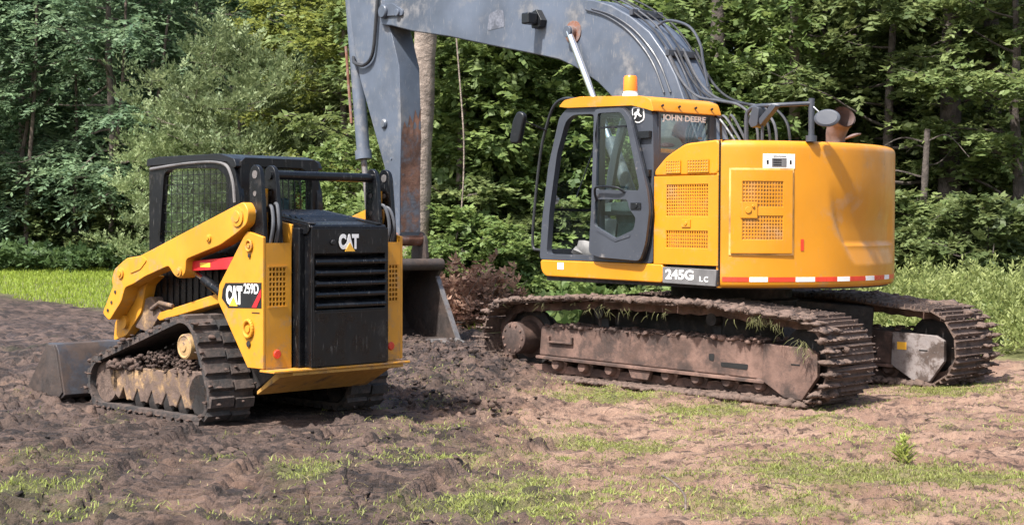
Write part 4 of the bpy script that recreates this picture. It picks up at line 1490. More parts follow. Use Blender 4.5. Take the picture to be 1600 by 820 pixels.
    dl = [(-.60, 1.965), (-.11, 1.965), (-.08, 1.87), (.02, 1.77), (-.01, 1.65), (-.28, 1.555), (-.61, 1.69)]
    g = MB()
    g.prism(rnd_poly(dout, .06, 4), 'y', yo, yi, [rnd_poly(du, .035, 4), rnd_poly(dl, .035, 4)])
    door = U(g, 'cab_door', 'cab_grey', .01)
    for poly in (du, dl):
        g = MB()
        g.prism(poly, 'y', yi - .018, yi - .014)
        g.build('door_pane', 'glass_dark', door)
    g = MB()
    ring = rnd_poly(dout, .06, 4)
    g.tube([(x, yi + .008, z) for x, z in ring + ring[:1]], .013, 6, caps=False)
    g.build('door_seal', 'black_plastic', door)
    g = MB()
    g.tube(smooth([(-.57, yo - .005, 1.95), (-.55, yo - .05, 2.06), (-.48, yo - .06, 2.10), (-.22, yo - .06, 2.09), (-.14, yo - .005, 2.04)]), .013, 8)
    g.build('door_handle', 'black_plastic', door)
    g = MB()
    g.box(-.05, .10, yo - .012, yo - .001, 1.86, 1.93)
    g.cyl((.03, yo - .02, 1.90), (.03, yo, 1.90), .028, n=14)
    g.build('door_lock', 'black_plastic', door, .004)
    g = MB()
    g.bar((-.56, yi - .02, 2.73), (-.15, yi - .02, 2.73), .012, .022)
    g.build('pane_bar', 'black_plastic', door)
    g = MB()
    g.prism([(-.57, 1.66), (-.28, 1.545), (-.06, 1.60), (-.06, 1.575), (-.28, 1.52), (-.57, 1.635)], 'y', yo - .006, yo - .001)
    g.build('door_crease', 'cab_grey', door)
    for zz in (2.6, 2.2, 1.55):
        g = MB()
        g.box(.10 if zz < 2.4 else .0, .165, yi + .0, -1.42, zz, zz + .07)
        g.build('hinge', 'black_plastic', door)
    g = MB()
    g.box(-.57, -.48, -1.384, -1.381, 1.84, 1.93)
    g.build('sticker', 'white', cab)
    # leaping-animal shield on the corner post: dark square plate with a pale outline
    g = MB()
    sh_ = rnd_poly([(-.115, 2.79), (-.125, 2.93), (.05, 2.925), (.06, 2.79), (-.03, 2.755)], .03, 4)
    g.prism(sh_, 'y', -1.428, -1.4205)
    lg = U(g, 'emblem', 'white')
    g = MB()
    cx_, cz_ = -.032, 2.852
    g.prism([(cx_ + (x - cx_) * .84, cz_ + (z - cz_) * .84) for x, z in sh_], 'y', -1.4315, -1.429)
    g.build('emblem_field', 'black_vinyl', lg)
    g = MB()
    deer = [(-.095, 2.85), (-.07, 2.875), (-.045, 2.878), (-.04, 2.905), (-.02, 2.92), (.0, 2.905), (-.012, 2.885), (-.018, 2.868), (.0, 2.845), (.025, 2.835), (.02, 2.822), (-.005, 2.828), (-.03, 2.845), (-.05, 2.845), (-.055, 2.82), (-.075, 2.80), (-.088, 2.805), (-.072, 2.828), (-.075, 2.848)]
    g.prism(deer, 'y', -1.4345, -1.432)
    g.build('emblem_figure', 'white', lg)
    # interior
    g = MB()
    g.prism(rnd_poly([(-.62, 1.33), (-.1, 1.33), (-.1, 1.72), (-.55, 1.72)], .04, 3), 'y', -1.2, -.72)
    g.prism(rnd_poly([(-.25, 1.70), (-.05, 1.72), (.08, 2.5), (-.03, 2.55), (-.10, 2.45)], .05, 3), 'y', -1.18, -.74)
    g.prism(rnd_poly([(-.60, 1.70), (-.1, 1.70), (-.1, 1.80), (-.60, 1.82)], .04, 3), 'y', -1.19, -.73)
    st = g.build('operator_seat', 'seat', cab, .03)
    g = MB()
    for yy in (-1.32, -.66):
        g.prism(rnd_poly([(-.75, 1.80), (-.1, 1.80), (-.1, 1.95), (-.72, 1.93)], .03, 3), 'y', yy, yy + .12)
    g.build('armrest_console', 'interior', cab, .015)
    g = MB()
    g.box(-1.5, .12, -.56, -.505, 1.33, 1.76)
    g.box(-1.1, -.75, -.62, -.52, 1.5, 2.0)
    g.build('side_console', 'interior', cab, .02)
    for (xx, yy) in ((-.98, -1.12), (-.98, -.86)):
        g = MB()
        g.tube([(xx, yy, 1.33), (xx + .06, yy, 1.7), (xx + .13, yy, 2.0)], .012, 8)
        g.tube([(xx + .13, yy, 2.0), (xx + .14, yy, 2.06)], .022, 8)
        g.build('travel_lever', 'black_plastic', cab)
    g = MB()
    g.tube(smooth([(-.76, -1.30, 2.12), (-.79, -1.31, 2.0), (-.77, -1.3, 1.86), (-.80, -1.3, 1.75)]), .017, 8)
    g.build('safety_lever', 'red', cab)
    g = MB()
    g.prism(rnd_poly([(-.86, 1.60), (-.75, 1.58), (-.74, 1.88), (-.80, 1.90)], .04, 3), 'y', -1.33, -1.24)
    g.build('rag', 'mat_grey', cab, .02)
    g = MB()
    g.box(-1.42, -.72, -1.33, -.7, 1.333, 1.35)
    g.build('floor_mat', 'mat_grey', cab, .004)
    for (c_, sz, rt) in (((-1.0, -1.24, 1.40), (.22, .12, .05), .4), ((-.84, -1.22, 1.43), (.2, .14, .06), -.5), ((-1.15, -1.2, 1.38), (.14, .1, .04), .1)):
        g = MB()
        V, F = lumps([(0, 0, 0)], 1, 1, 1, int(sz[0] * 100))
        g.add([(v[0] * sz[0], v[1] * sz[1], v[2] * sz[2] * 1.6) for v in V], [tuple(f) for f in F])
        o = g.build('crumpled_mat', 'mat_grey', cab, 0, angle=80)
        o.location = c_
        o.rotation_euler = (0, rt, .3)
    g = MB()
    g.tube([(-1.50, -.95, 2.0), (-1.30, -.8, 2.7)], .008, 6)
    g.build('wiper_arm', 'black_plastic', cab)
    g = MB()
    g.bar((-1.50, -1.34, 1.86), (-1.50, -.5, 1.86), .03, .03)
    g.build('windscreen_bar', 'black_plastic', cab)
    g = MB()
    g.lathe([(0, -.03), (.05, -.03), (.055, 0), (.04, .03), (0, .03)], 14, (-1.47, -1.30, 1.97), 'y')
    g.build('interior_lamp', 'silver', cab)
    # grab rail round the front, mirrors, beacon
    g = MB()
    g.tube(smooth([(-1.12, -1.30, 3.08), (-1.40, -1.25, 3.10), (-1.60, -1.22, 3.02), (-1.74, -1.2, 2.80), (-1.83, -1.2, 2.54), (-1.92, -1.2, 2.0), (-1.965, -1.2, 1.475), (-1.85, -1.2, 1.40), (-1.57, -1.2, 1.40)]), .017, 8)
    g.tube([(-1.40, -1.25, 3.10), (-1.40, -.6, 3.08)], .015, 8)
    g.build('guard_rail', 'hose', cab)
    g = MB()
    g.tube(smooth([(-1.74, -1.2, 2.76), (-1.70, -1.45, 2.82), (-1.60, -1.70, 2.86)]), .010, 8)
    ma = U(g, 'mirror_arm', 'black_plastic')
    g = MB()
    g.prism(rnd_poly([(-.09, -.19), (.06, -.17), (.09, .16), (-.02, .19), (-.08, .07)], .05, 4), 'y', -.035, .035)
    mr = g.build('mirror', 'black_plastic', ma, .02)
    mr.location = (-1.58, -1.75, 2.765)
    mr.rotation_euler = (0, R(10), R(5))
    g = MB()
    g.lathe([(0, 3.05), (.085, 3.05), (.085, 3.12), (.075, 3.135), (.075, 3.15), (0, 3.15)], 24, (-.585, -1.0, 0))
    bs = U(g, 'beacon_base', 'white')
    g = MB()
    g.lathe([(0, 3.15), (.078, 3.15), (.078, 3.17), (.073, 3.30), (.062, 3.318), (0, 3.32)], 24, (-.585, -1.0, 0))
    g.build('beacon_lens', 'orange_lens', bs)
    # --- rail, camera box and oval mirror on top of the tail
    g = MB()
    g.tube(smooth([(.99, -.9, 2.56), (.99, -.9, 2.78), (1.02, -.9, 2.86), (1.12, -.9, 2.90), (1.34, -.9, 2.90), (1.595, -.62, 2.92)], 5), .022, 8)
    g.cyl((1.595, -.62, 2.54), (1.595, -.62, 2.97), .03, n=12)
    g.cyl((1.595, -.62, 2.54), (1.595, -.62, 2.60), .055, n=12)
    g.cyl((1.20, -.9, 2.54), (1.20, -.9, 2.80), .016, n=8)
    U(g, 'hand_rail', 'cab_grey')
    g = MB()
    g.prism(rnd_poly([(1.08, 2.74), (1.14, 2.90), (1.22, 2.88), (1.20, 2.70), (1.12, 2.68)], .02, 2), 'y', -.98, -.84)
    g.prism(rnd_poly([(1.22, 2.70), (1.42, 2.89), (1.36, 2.91), (1.19, 2.76)], .01, 2), 'y', -.96, -.88)
    U(g, 'rail_bracket', 'cab_grey', .008)
    g = MB()
    g.lathe([(0, .02), (.10, .02), (.118, .008), (.12, 0), (.11, -.03), (.05, -.05), (0, -.05)], 28)
    ov = U(g, 'rear_mirror', 'cab_grey')
    ov.matrix_local = Matrix.Rotation(SW, 4, 'Z') @ Matrix.Translation((1.79, -.62, 2.765)) @ Euler((R(78), R(0), R(25))).to_matrix().to_4x4() @ Matrix.Diagonal((1.1, .75, 1, 1))
    g = MB()
    g.lathe([(0, .0235), (.095, .0235), (.098, .021), (0, .021)], 28)
    g.build('mirror_glass', 'cab_grey', ov)
    g = MB()
    g.tube([(1.60, -.62, 2.90), (1.70, -.62, 2.82), (1.79, -.61, 2.78)], .009, 6)
    U(g, 'mirror_arm', 'cab_grey')
    # --- exhaust stack: bent pipe cut at a slant with its rain flap
    g = MB()
    P0 = [(1.19, .28, 2.52), (1.195, .28, 2.62), (1.215, .27, 2.70), (1.27, .25, 2.785), (1.36, .21, 2.84)]
    sp_ = smooth(P0, 5)
    n = len(sp_)
    rs = [.095 + .03 * (i / (n - 1)) for i in range(n)]
    g.tube(sp_, rs, 20, caps=False)
    g.tube(sp_[::-1], [r - .012 for r in rs[::-1]], 20, caps=False)
    U(g, 'exhaust_pipe', 'exhaust')
    g = MB()
    g.lathe([(0, .0), (.08, .0), (.088, .012), (.04, .03), (0, .034)], 20)
    fl = U(g, 'exhaust_flap', 'exhaust')
    fl.matrix_local = Matrix.Rotation(SW, 4, 'Z') @ Matrix.Translation((1.50, .18, 2.62)) @ Euler((R(12), R(-14), 0)).to_matrix().to_4x4()
    # --- boom
    BC, BW = .11, .27
    low = [(-6.50, 4.50), (-6.27, 4.47), (-5.76, 4.345), (-4.89, 4.19), (-4.07, 4.01), (-3.11, 3.81), (-2.69, 3.715), (-2.40, 3.60), (-2.0, 3.39), (-1.62, 3.10), (-1.1, 2.50), (-.62, 1.80), (-.42, 1.66)]
    upp = [(-.18, 1.68), (-.05, 1.9), (-.25, 2.4), (-.60, 3.15), (-.71, 3.38), (-.885, 3.64), (-1.14, 3.92), (-1.46, 4.135), (-1.79, 4.295), (-2.07, 4.385), (-2.6, 4.49), (-3.2, 4.56), (-4.5, 4.72), (-6.2, 4.86), (-6.48, 4.86), (-6.6, 4.70)]
    g = MB()
    g.prism(low + upp, 'y', BC - BW, BC + BW)
    boom = U(g, 'boom', 'boom', .02)
    for sgn in (-1, 1):
        g = MB()
        y0 = BC + sgn * BW
        g.lathe([(0, y0 + sgn * .09), (.06, y0 + sgn * .09), (.075, y0 + sgn * .08), (.075, y0 + sgn * .02), (.14, y0 + sgn * .015), (.14, y0 - sgn * .01), (0, y0 - sgn * .01)], 20, (-2.43, 0, 4.03), 'y')
        g.build('cylinder_pin', 'rust', boom)
    for sgn in (-1, 1):
        g = MB()
        y0 = BC + sgn * BW
        g.lathe([(0, y0 + sgn * .07), (.085, y0 + sgn * .07), (.10, y0 + sgn * .05), (.10, y0 - sgn * .01), (0, y0 - sgn * .01)], 20, (-6.40, 0, 4.68), 'y')
        g.prism(rnd_poly([(-6.46, 4.62), (-5.95, 4.58), (-5.95, 4.66), (-6.2, 4.78), (-6.46, 4.78)], .03, 3), 'y', *sorted((y0 - sgn * .01, y0 + sgn * .03)))
        g.lathe([(0, y0 + sgn * .06), (.05, y0 + sgn * .06), (.055, y0 + sgn * .03), (0, y0 + sgn * .03)], 16, (-6.06, 0, 4.63), 'y')
        g.build('boom_tip_boss', 'boom', boom, .008)
    g = MB()
    g.prism([(-3.15, 4.32), (-3.02, 4.36), (-2.92, 4.22), (-2.95, 4.14), (-3.10, 4.13)], 'y', BC - BW - .10, BC - BW - .002)
    lamp = U(g, 'lamp_bracket', 'black_plastic', .006)
    g = MB()
    g.box(-3.12, -2.98, BC - BW - .26, BC - BW - .10, 4.17, 4.31)
    g.build('work_lamp', 'black_plastic', lamp, .02)
    g = MB()
    g.box(-3.128, -3.122, BC - BW - .24, BC - BW - .12, 4.19, 4.29)
    g.build('lamp_glass', 'silver', lamp)
    g = MB()
    g.prism(rnd_poly([(-4.10, 4.20), (-4.06, 4.42), (-3.9, 4.45), (-3.78, 4.44), (-3.74, 4.22)], .04, 3), 'y', BC - BW - .0035, BC - BW - .0005)
    g.build('removed_decal_mark', 'ghost', boom)
    # boom cylinders
    for sgn in (-1, 1):
        yy = BC + sgn * (BW + .08)
        g = MB()
        g.cyl((-2.43, yy, 4.03), (-1.70, yy, 2.70), .042, n=16)
        rod = U(g, 'boom_cylinder_rod', 'chrome')
        g = MB()
        g.cyl((-2.43, yy - .04, 4.03), (-2.43, yy + .04, 4.03), .07, n=18)
        g.build('rod_eye', 'boom', rod, .006)
        g = MB()
        g.cyl((-1.70, yy, 2.70), (-.92, yy, 1.28), .078, n=18)
        U(g, 'boom_cylinder_barrel', 'boom')
    g = MB()
    g.prism([(-1.25, 1.13), (-.75, 1.13), (.1, 1.13), (.1, 1.95), (-.15, 2.05), (-.5, 1.75), (-1.05, 1.35)], 'y', BC - BW - .13, BC - BW - .005)
    g.prism([(-1.25, 1.13), (-.75, 1.13), (.1, 1.13), (.1, 1.95), (-.15, 2.05), (-.5, 1.75), (-1.05, 1.35)], 'y', BC + BW + .005, BC + BW + .13)
    U(g, 'boom_foot_bracket', 'dark_metal', .01)
    # hose clamps and lines along the top edge
    edge = [(-.45, 2.86), (-.62, 3.2), (-.73, 3.41), (-.905, 3.67), (-1.16, 3.95), (-1.48, 4.165), (-1.8, 4.325), (-2.08, 4.415), (-2.6, 4.52), (-3.2, 4.59), (-4.5, 4.75), (-6.1, 4.90)]
    for q, (yy, off, mt_) in enumerate(((BC - .24, .03, 'hose'), (BC - .17, .05, 'hose_grey'), (BC - .02, .04, 'hose'), (BC + .16, .05, 'hose'))):
        g = MB()
        g.tube(smooth([(x + off * .7, yy, z + off) for x, z in edge], 4), .011, 8)
        U(g, 'hydraulic_line', mt_)
    for (x, z) in ((-.86, 3.62), (-1.45, 4.14), (-2.4, 4.49)):
        g = MB()
        g.box(x - .02, x + .035, BC - .27, BC + .24, z + .0, z + .075)
        o = U(g, 'hose_clamp', 'cab_grey', .006)
    # line on the near face
    for k, dz in enumerate((0, .10)):
        g = MB()
        yy = BC - BW - .015
        g.tube(smooth([(-.78 - dz, yy, 3.2), (-.93 - dz, yy, 3.5), (-1.12 - dz, yy, 3.74), (-1.4 - dz, yy, 3.98), (-1.75 - dz, yy, 4.17), (-2.1 - dz, yy, 4.28)], 5), .012, 6)
        U(g, 'steel_pipe', 'cab_grey')
    # stand-off guard pipes beyond the boom bend
    g = MB()
    yy = BC - .05
    g.tube(smooth([(-1.25, yy, 4.0), (-1.05, yy, 4.06), (-.72, yy, 3.96), (-.55, yy, 3.75), (-.50, yy, 3.55), (-.42, yy, 3.25)], 5), .016, 8)
    U(g, 'hydraulic_line', 'cab_grey')
    # big hoses from the boom foot down to the valve block
    for q in range(4):
        g = MB()
        yy = BC - .25 + q * .12
        dx = (0, .06, .05, .13, .10)[q]
        g.tube(smooth([(-.90 + dx, yy, 3.72), (-.66 + dx, yy, 3.35), (-.35 + dx, yy - .05, 3.13), (.05 + dx, yy - .12, 3.05 - .01 * q), (.40 + dx, yy - .2, 2.98), (.62 + dx, yy - .22, 2.82), (.68 + dx, yy - .22, 2.62), (.64 + dx, yy - .2 + .03 * (q % 2), 2.40)], 6), .015, 8)
        U(g, 'hydraulic_hose', 'hose' if q % 2 else 'hose_grey')
    for q in range(3):
        g = MB()
        g.tube(smooth([(-.05 + q * .1, -.30 + q * .1, 2.3), (.10 + q * .12, -.42, 2.86), (.36 + q * .08, -.42, 2.66), (.5 + q * .07, -.40, 2.42)], 6), .015, 6)
        U(g, 'hydraulic_hose', 'hose_grey')
    # --- stick
    SC, SWd = .09, .18
    stick = [(-7.52, 5.75), (-7.42, 4.97), (-7.36, 4.55), (-7.14, 3.80), (-6.50, 2.48), (-6.36, 1.62), (-6.30, 1.44), (-6.17, 1.42), (-6.12, 1.55), (-6.13, 2.2), (-6.11, 3.06), (-6.16, 3.9), (-6.36, 4.40), (-6.55, 4.72), (-6.75, 5.2), (-7.0, 5.8)]
    g = MB()
    g.prism(stick, 'y', SC - SWd, SC + SWd)
    stk = U(g, 'stick', 'boom', .012)
    # rubbed rusty plate on the side towards the machine
    g = MB()
    y0, y1 = SC - SWd + .015, SC + SWd - .004
    xs_ = lambda z: np.interp(z, [1.42, 1.55, 2.2, 3.06, 3.9], [-6.17, -6.12, -6.13, -6.11, -6.16])
    topz = [2.95, 3.12, 3.02, 3.22, 3.10, 3.30, 3.16, 3.34]
    nn = len(topz)
    for k in range(nn - 1):
        ya, yb = y0 + (y1 - y0) * k / (nn - 1), y0 + (y1 - y0) * (k + 1) / (nn - 1)
        for z0, z1 in ((1.56, 2.2), (2.2, 2.9)):
            g.add([(xs_(z0) + .006, ya, z0), (xs_(z0) + .006, yb, z0), (xs_(z1) + .006, yb, z1), (xs_(z1) + .006, ya, z1)], [(0, 1, 2, 3)])
        g.add([(xs_(2.9) + .006, ya, 2.9), (xs_(2.9) + .006, yb, 2.9), (xs_(topz[k + 1]) + .006, yb, topz[k + 1]), (xs_(topz[k]) + .006, ya, topz[k])], [(0, 1, 2, 3)])
    g.build('wear_plate', 'rubbed', stk)
    g = MB()
    g.cyl((-6.22, SC - SWd - .07, 1.46), (-6.22, SC + SWd + .07, 1.46), .10, n=18)
    g.build('bucket_pin', 'rust', stk)
    g = MB()
    g.lathe([(0, SC - SWd - .04), (.05, SC - SWd - .04), (.07, SC - SWd - .02), (.07, SC - SWd)], 14, (-6.50, 0, 3.1), 'y')
    g.build('grease_boss', 'boom', stk)
    for zz in (2.6, 2.2, 1.9):
        g = MB()
        g.cyl((-6.33, SC - SWd - .012, zz), (-6.33, SC - SWd, zz), .018, n=8)
        g.build('bolt', 'boom', stk)
    g = MB()
    g.tube(smooth([(-6.62, SC - SWd - .03, 5.2), (-6.66, SC - SWd - .05, 4.6), (-6.74, SC - SWd - .05, 4.12), (-6.95, SC - SWd - .05, 3.97), (-7.2, SC - SWd - .05, 4.02), (-7.5, SC - .05, 4.15)]), .026, 8)
    g.build('hydraulic_hose', 'hose', stk)
    # bucket cylinder on the far side of the stick
    g = MB()
    g.cyl((-7.62, SC, 5.0), (-7.28, SC, 2.62), .10, n=18)
    g.cyl((-7.30, SC, 2.75), (-7.28, SC, 2.62), .125, n=18)
    bc = U(g, 'bucket_cylinder_barrel', 'boom')
    g = MB()
    g.tube([(-7.62 + .02, SC - .115, 4.3), (-7.44, SC - .115, 3.15)], .022, 8)
    g.build('hydraulic_pipe', 'rust', bc)
    g = MB()
    g.cyl((-7.28, SC, 2.62), (-7.08, SC, 1.35), .045, n=14)
    U(g, 'bucket_cylinder_rod', 'steel')
    g = MB()
    for yy in (SC - .2, SC + .2):
        g.bar((-7.08, yy, 1.35), (-6.55, yy, 1.85), .05, .14)
        g.bar((-7.08, yy, 1.35), (-6.62, yy, 1.05), .05, .14)
    U(g, 'bucket_linkage', 'dark_metal', .01)
    # --- digging bucket: open side towards the machine, teeth in the ground
    B0, B1 = -.50, .62
    outer = [(-6.02, 1.10), (-6.35, 1.18), (-6.75, 1.05), (-7.0, .75), (-7.02, .40), (-6.80, .12), (-6.40, .02), (-5.72, .03)]
    inner = [(-5.72, .06), (-6.38, .055), (-6.77, .15), (-6.975, .42), (-6.955, .73), (-6.73, 1.01), (-6.35, 1.13), (-6.03, 1.06)]
    g = MB()
    g.prism(outer + inner, 'y', B0, B1)
    bk = U(g, 'bucket', 'bucket_steel', .006)
    sp_ = [(-6.02, 1.09), (-6.35, 1.165), (-6.73, 1.03), (-6.98, .74), (-7.0, .41), (-6.78, .14), (-6.40, .04), (-5.66, .05), (-5.95, .55), (-6.16, .9)]
    for yy in (B0, B1 - .03):
        g = MB()
        g.prism(sp_, 'y', yy - .012, yy + .042)
        g.build('bucket_side', 'bucket_steel', bk, .004)
        g = MB()
        g.bar((-6.15, yy + .015, .92), (-5.66, yy + .015, .06), .075, .02)
        g.build('side_cutter', 'steel', bk)
    g = MB()
    g.prism(rnd_poly([(-6.42, 1.12), (-6.42, 1.32), (-6.25, 1.58), (-6.10, 1.50), (-6.05, 1.12)], .05, 3), 'y', SC - .30, SC - .24)
    g.prism(rnd_poly([(-6.42, 1.12), (-6.42, 1.32), (-6.25, 1.58), (-6.10, 1.50), (-6.05, 1.12)], .05, 3), 'y', SC + .24, SC + .30)
    g.build('bucket_ear', 'bucket_steel', bk, .01)
    g = MB()
    g.cyl((-6.08, B0, 1.10), (-6.08, B1, 1.10), .085, n=18)
    g.build('bucket_rim', 'bucket_steel', bk)
    g = MB()
    g.box(-5.80, -5.62, B0 - .02, B1 + .02, .015, .062)
    g.build('cutting_edge', 'steel', bk, .004)
    for k in range(5):
        yy = B0 + .08 + k * (B1 - B0 - .16) / 4
        g = MB()
        g.prism([(-5.66, .075), (-5.45, .03), (-5.44, .015), (-5.66, .0)], 'y', yy - .045, yy + .045)
        g.build('tooth', 'steel', bk, .006)
    return root
excavator = build_excavator()

# ------------------------------------------------------------------ plants
M['leaf_locust'] = leaf_mat('blue_green_leaf', (.055, .11, .06), (.22, .31, .165), .35)
M['leaf_broad'] = leaf_mat('mid_green_leaf', (.055, .09, .028), (.21, .255, .095), .38)
M['leaf_vine'] = leaf_mat('bright_vine_leaf', (.065, .115, .032), (.25, .33, .10), .38)
M['leaf_olive'] = leaf_mat('silvery_olive_leaf', (.11, .16, .065), (.36, .43, .215), .32)
M['leaf_yellow'] = leaf_mat('yellow_green_leaf', (.085, .115, .025), (.225, .25, .065), .42)
M['leaf_dark'] = leaf_mat('dark_understorey_leaf', (.03, .06, .02), (.09, .14, .05), .4)
M['leaf_dead'] = leaf_mat('dead_brown_leaf', (.14, .08, .055), (.42, .26, .18), .25)
M['weed'] = leaf_mat('roadside_weed_leaf', (.13, .17, .04), (.38, .42, .16), .45)
M['grass_lawn'] = leaf_mat('lawn_grass', (.15, .22, .022), (.37, .46, .08), .45, hue_var=0)
M['grass_patch'] = leaf_mat('patchy_grass', (.13, .12, .04), (.36, .42, .11), .4, hue_var=0)

def frames(dirs, up=None):
    """orthonormal frames (M,3,3) with first axis along dirs, second roughly horizontal"""
    d = dirs / np.linalg.norm(dirs, axis=1, keepdims=True)
    u = np.tile(np.array([0, 0, 1.]), (len(d), 1))
    s = np.cross(u, d)
    n = np.linalg.norm(s, axis=1, keepdims=True)
    s = np.where(n < 1e-3, np.array([[1., 0, 0]]), s / np.maximum(n, 1e-6))
    w = np.cross(d, s)
    return np.stack([d, s, w], 1)

def leaf_quad(base, direction, side, ln, wd, fold=.15):
    """leaf as a diamond-like quad: base, right, tip, left  -> arrays (N,4,3)"""
    b = base
    t = base + direction * ln[:, None]
    mid = base + direction * (ln * .45)[:, None]
    nrm = np.cross(direction, side)
    r = mid + side * (wd / 2)[:, None] + nrm * (wd * fold)[:, None]
    l = mid - side * (wd / 2)[:, None] + nrm * (wd * fold)[:, None]
    return np.stack([b, r, t, l], 1)

def sprays(g, pos, dirs, kind, size):
    """leaves of all sprays: returns verts (N*4,3), tint (N*4)"""
    Mn = len(pos)
    F = frames(dirs)
    if kind == 'pinnate':
        k = 15
        t = np.concatenate([np.repeat(np.linspace(.15, .95, 7), 2), [1.0]])
        side = np.concatenate([np.tile([-1., 1.], 7), [0.]])
        L0, lw, ll = size, .078, .19
    elif kind == 'broad':
        k = 9
        t = np.concatenate([np.repeat(np.linspace(.2, .95, 4), 2), [1.0]])
        side = np.concatenate([np.tile([-1., 1.], 4), [0.]])
        L0, lw, ll = size, .098, .155
    elif kind == 'weed':
        k = 13
        t = np.concatenate([np.repeat(np.linspace(.05, .95, 6), 2), [1.0]])
        side = np.concatenate([np.tile([-1., 1.], 6), [0.]])
        L0, lw, ll = size, .030, .085
    else:   # upright small leaves
        k = 11
        t = np.concatenate([np.repeat(np.linspace(.1, .95, 5), 2), [1.0]])
        side = np.concatenate([np.tile([-1., 1.], 5), [0.]])
        L0, lw, ll = size, .055, .125
    T = np.tile(t, (Mn, 1)) + g.normal(0, .03, (Mn, k))
    S = np.tile(side, (Mn, 1))
    Ls = L0 * (.65 + .7 * g.random((Mn, 1)))
    d, s, w = F[:, 0][:, None], F[:, 1][:, None], F[:, 2][:, None]
    droop = -.35 * (T ** 2) * Ls if kind not in ('small', 'weed') else -.1 * T * Ls
    p = pos[:, None] + d * (T * Ls)[..., None]
    p[..., 2] += droop
    ang = np.where(S == 0, 0, 1.0 + g.normal(0, .2, (Mn, k)))
    ld = d * np.cos(ang)[..., None] + s * (S * np.sin(ang))[..., None] + w * g.normal(0 if kind not in ('small', 'weed') else .3, .28, (Mn, k))[..., None]
    ld[..., 2] -= .25 if kind == 'pinnate' else .15 if kind == 'broad' else -.15
    ld /= np.linalg.norm(ld, axis=-1, keepdims=True)
    sd = np.cross(ld, w + g.normal(0, .35, (Mn, k, 3)))
    sd /= np.maximum(np.linalg.norm(sd, axis=-1, keepdims=True), 1e-6)
    n = Mn * k
    sz = (.7 + .6 * g.random((Mn, k)))
    q = leaf_quad(p.reshape(n, 3), ld.reshape(n, 3), sd.reshape(n, 3), (ll * sz).ravel(), (lw * sz * (.8 + .4 * g.random((Mn, k)))).ravel())
    tint = np.clip(g.random((Mn, 1)) * .65 + g.random((Mn, k)) * .35, 0, 1)
    return q.reshape(-1, 3), np.repeat(tint.ravel(), 4)

def quads(n):
    return np.arange(n * 4).reshape(n, 4)

def make_tree(seed, H, rad, trunk_r, kind, size, n_limb, n_twig, per, z_low, lean=.05, spread=.55, tiers=False):
    """returns (trunk MB, crown verts, crown tint); base at origin"""
    g = np.random.default_rng(seed)
    mb = MB()
    n = 9
    wob = np.cumsum(g.normal(0, .05, (n, 2)), 0) * (H / 8)
    ax = [(wob[i, 0] + lean * H * (i / n) ** 1.5, wob[i, 1], H * i / (n - 1)) for i in range(n)]
    ax[0] = (0, 0, -.25)
    rs = [trunk_r * (1.25 if i == 0 else 1) * (1 - .8 * i / (n - 1)) for i in range(n)]
    mb.tube(ax, rs, 9)
    A = np.array(ax)
    P, D = [], []
    for k in range(n_limb):
        f = z_low + (1 - z_low) * ((k + g.random() * .8) / n_limb)
        zz = f * H
        b = np.array([np.interp(zz, A[:, 2], A[:, 0]), np.interp(zz, A[:, 2], A[:, 1]), zz])
        az = 2.4 * k + g.normal(0, .4)
        prof = math.sin(PI * min(1, max(.08, .12 + .88 * (1 - f) ** .75)) * .62) if f > .3 else .75 + .2 * g.random()
        ln = rad * (.55 + .6 * g.random()) * max(.35, prof)
        el = g.uniform(-.05, .45) if not tiers else g.uniform(-.12, .2)
        d0 = np.array([math.cos(az) * math.cos(el), math.sin(az) * math.cos(el), math.sin(el)])
        m_ = 6
        pts = [b]
        d = d0.copy()
        for i in range(m_):
            d = d + g.normal(0, .13, 3) + np.array([0, 0, .03 if not tiers else -.02])
            d /= np.linalg.norm(d)
            pts.append(pts[-1] + d * ln / m_)
        r0 = trunk_r * .32 * (1 - .6 * f)
        mb.tube([tuple(p) for p in pts], [r0 * (1 - .85 * i / m_) for i in range(m_ + 1)], 5, caps=False)
        pts = np.array(pts)
        for j in range(n_twig):
            t = (.25 + .75 * g.random() ** .7) * m_
            i = min(m_ - 1, int(t))
            c = pts[i] + (pts[i + 1] - pts[i]) * (t - i)
            az2 = g.uniform(0, 2 * PI)
            td = np.array([math.cos(az2), math.sin(az2), g.uniform(-.25, .45)])
            td = td + d0 * .5
            td /= np.linalg.norm(td)
            tl = rad * g.uniform(.10, .30) * spread * 2
            if j < 3:
                mb.tube([tuple(c), tuple(c + td * tl * .6), tuple(c + td * tl)], [.014, .01, .004], 4, caps=False)
            for q in range(per):
                u = (q + g.random()) / per
                P.append(c + td * tl * u + g.normal(0, .06, 3))
                dd = td + g.normal(0, .55, 3)
                dd[2] = dd[2] * .5 - .05 if kind != 'small' else abs(dd[2]) + .4
                D.append(dd)
    V, T = sprays(g, np.array(P), np.array(D), kind, size)
    return mb, V, T

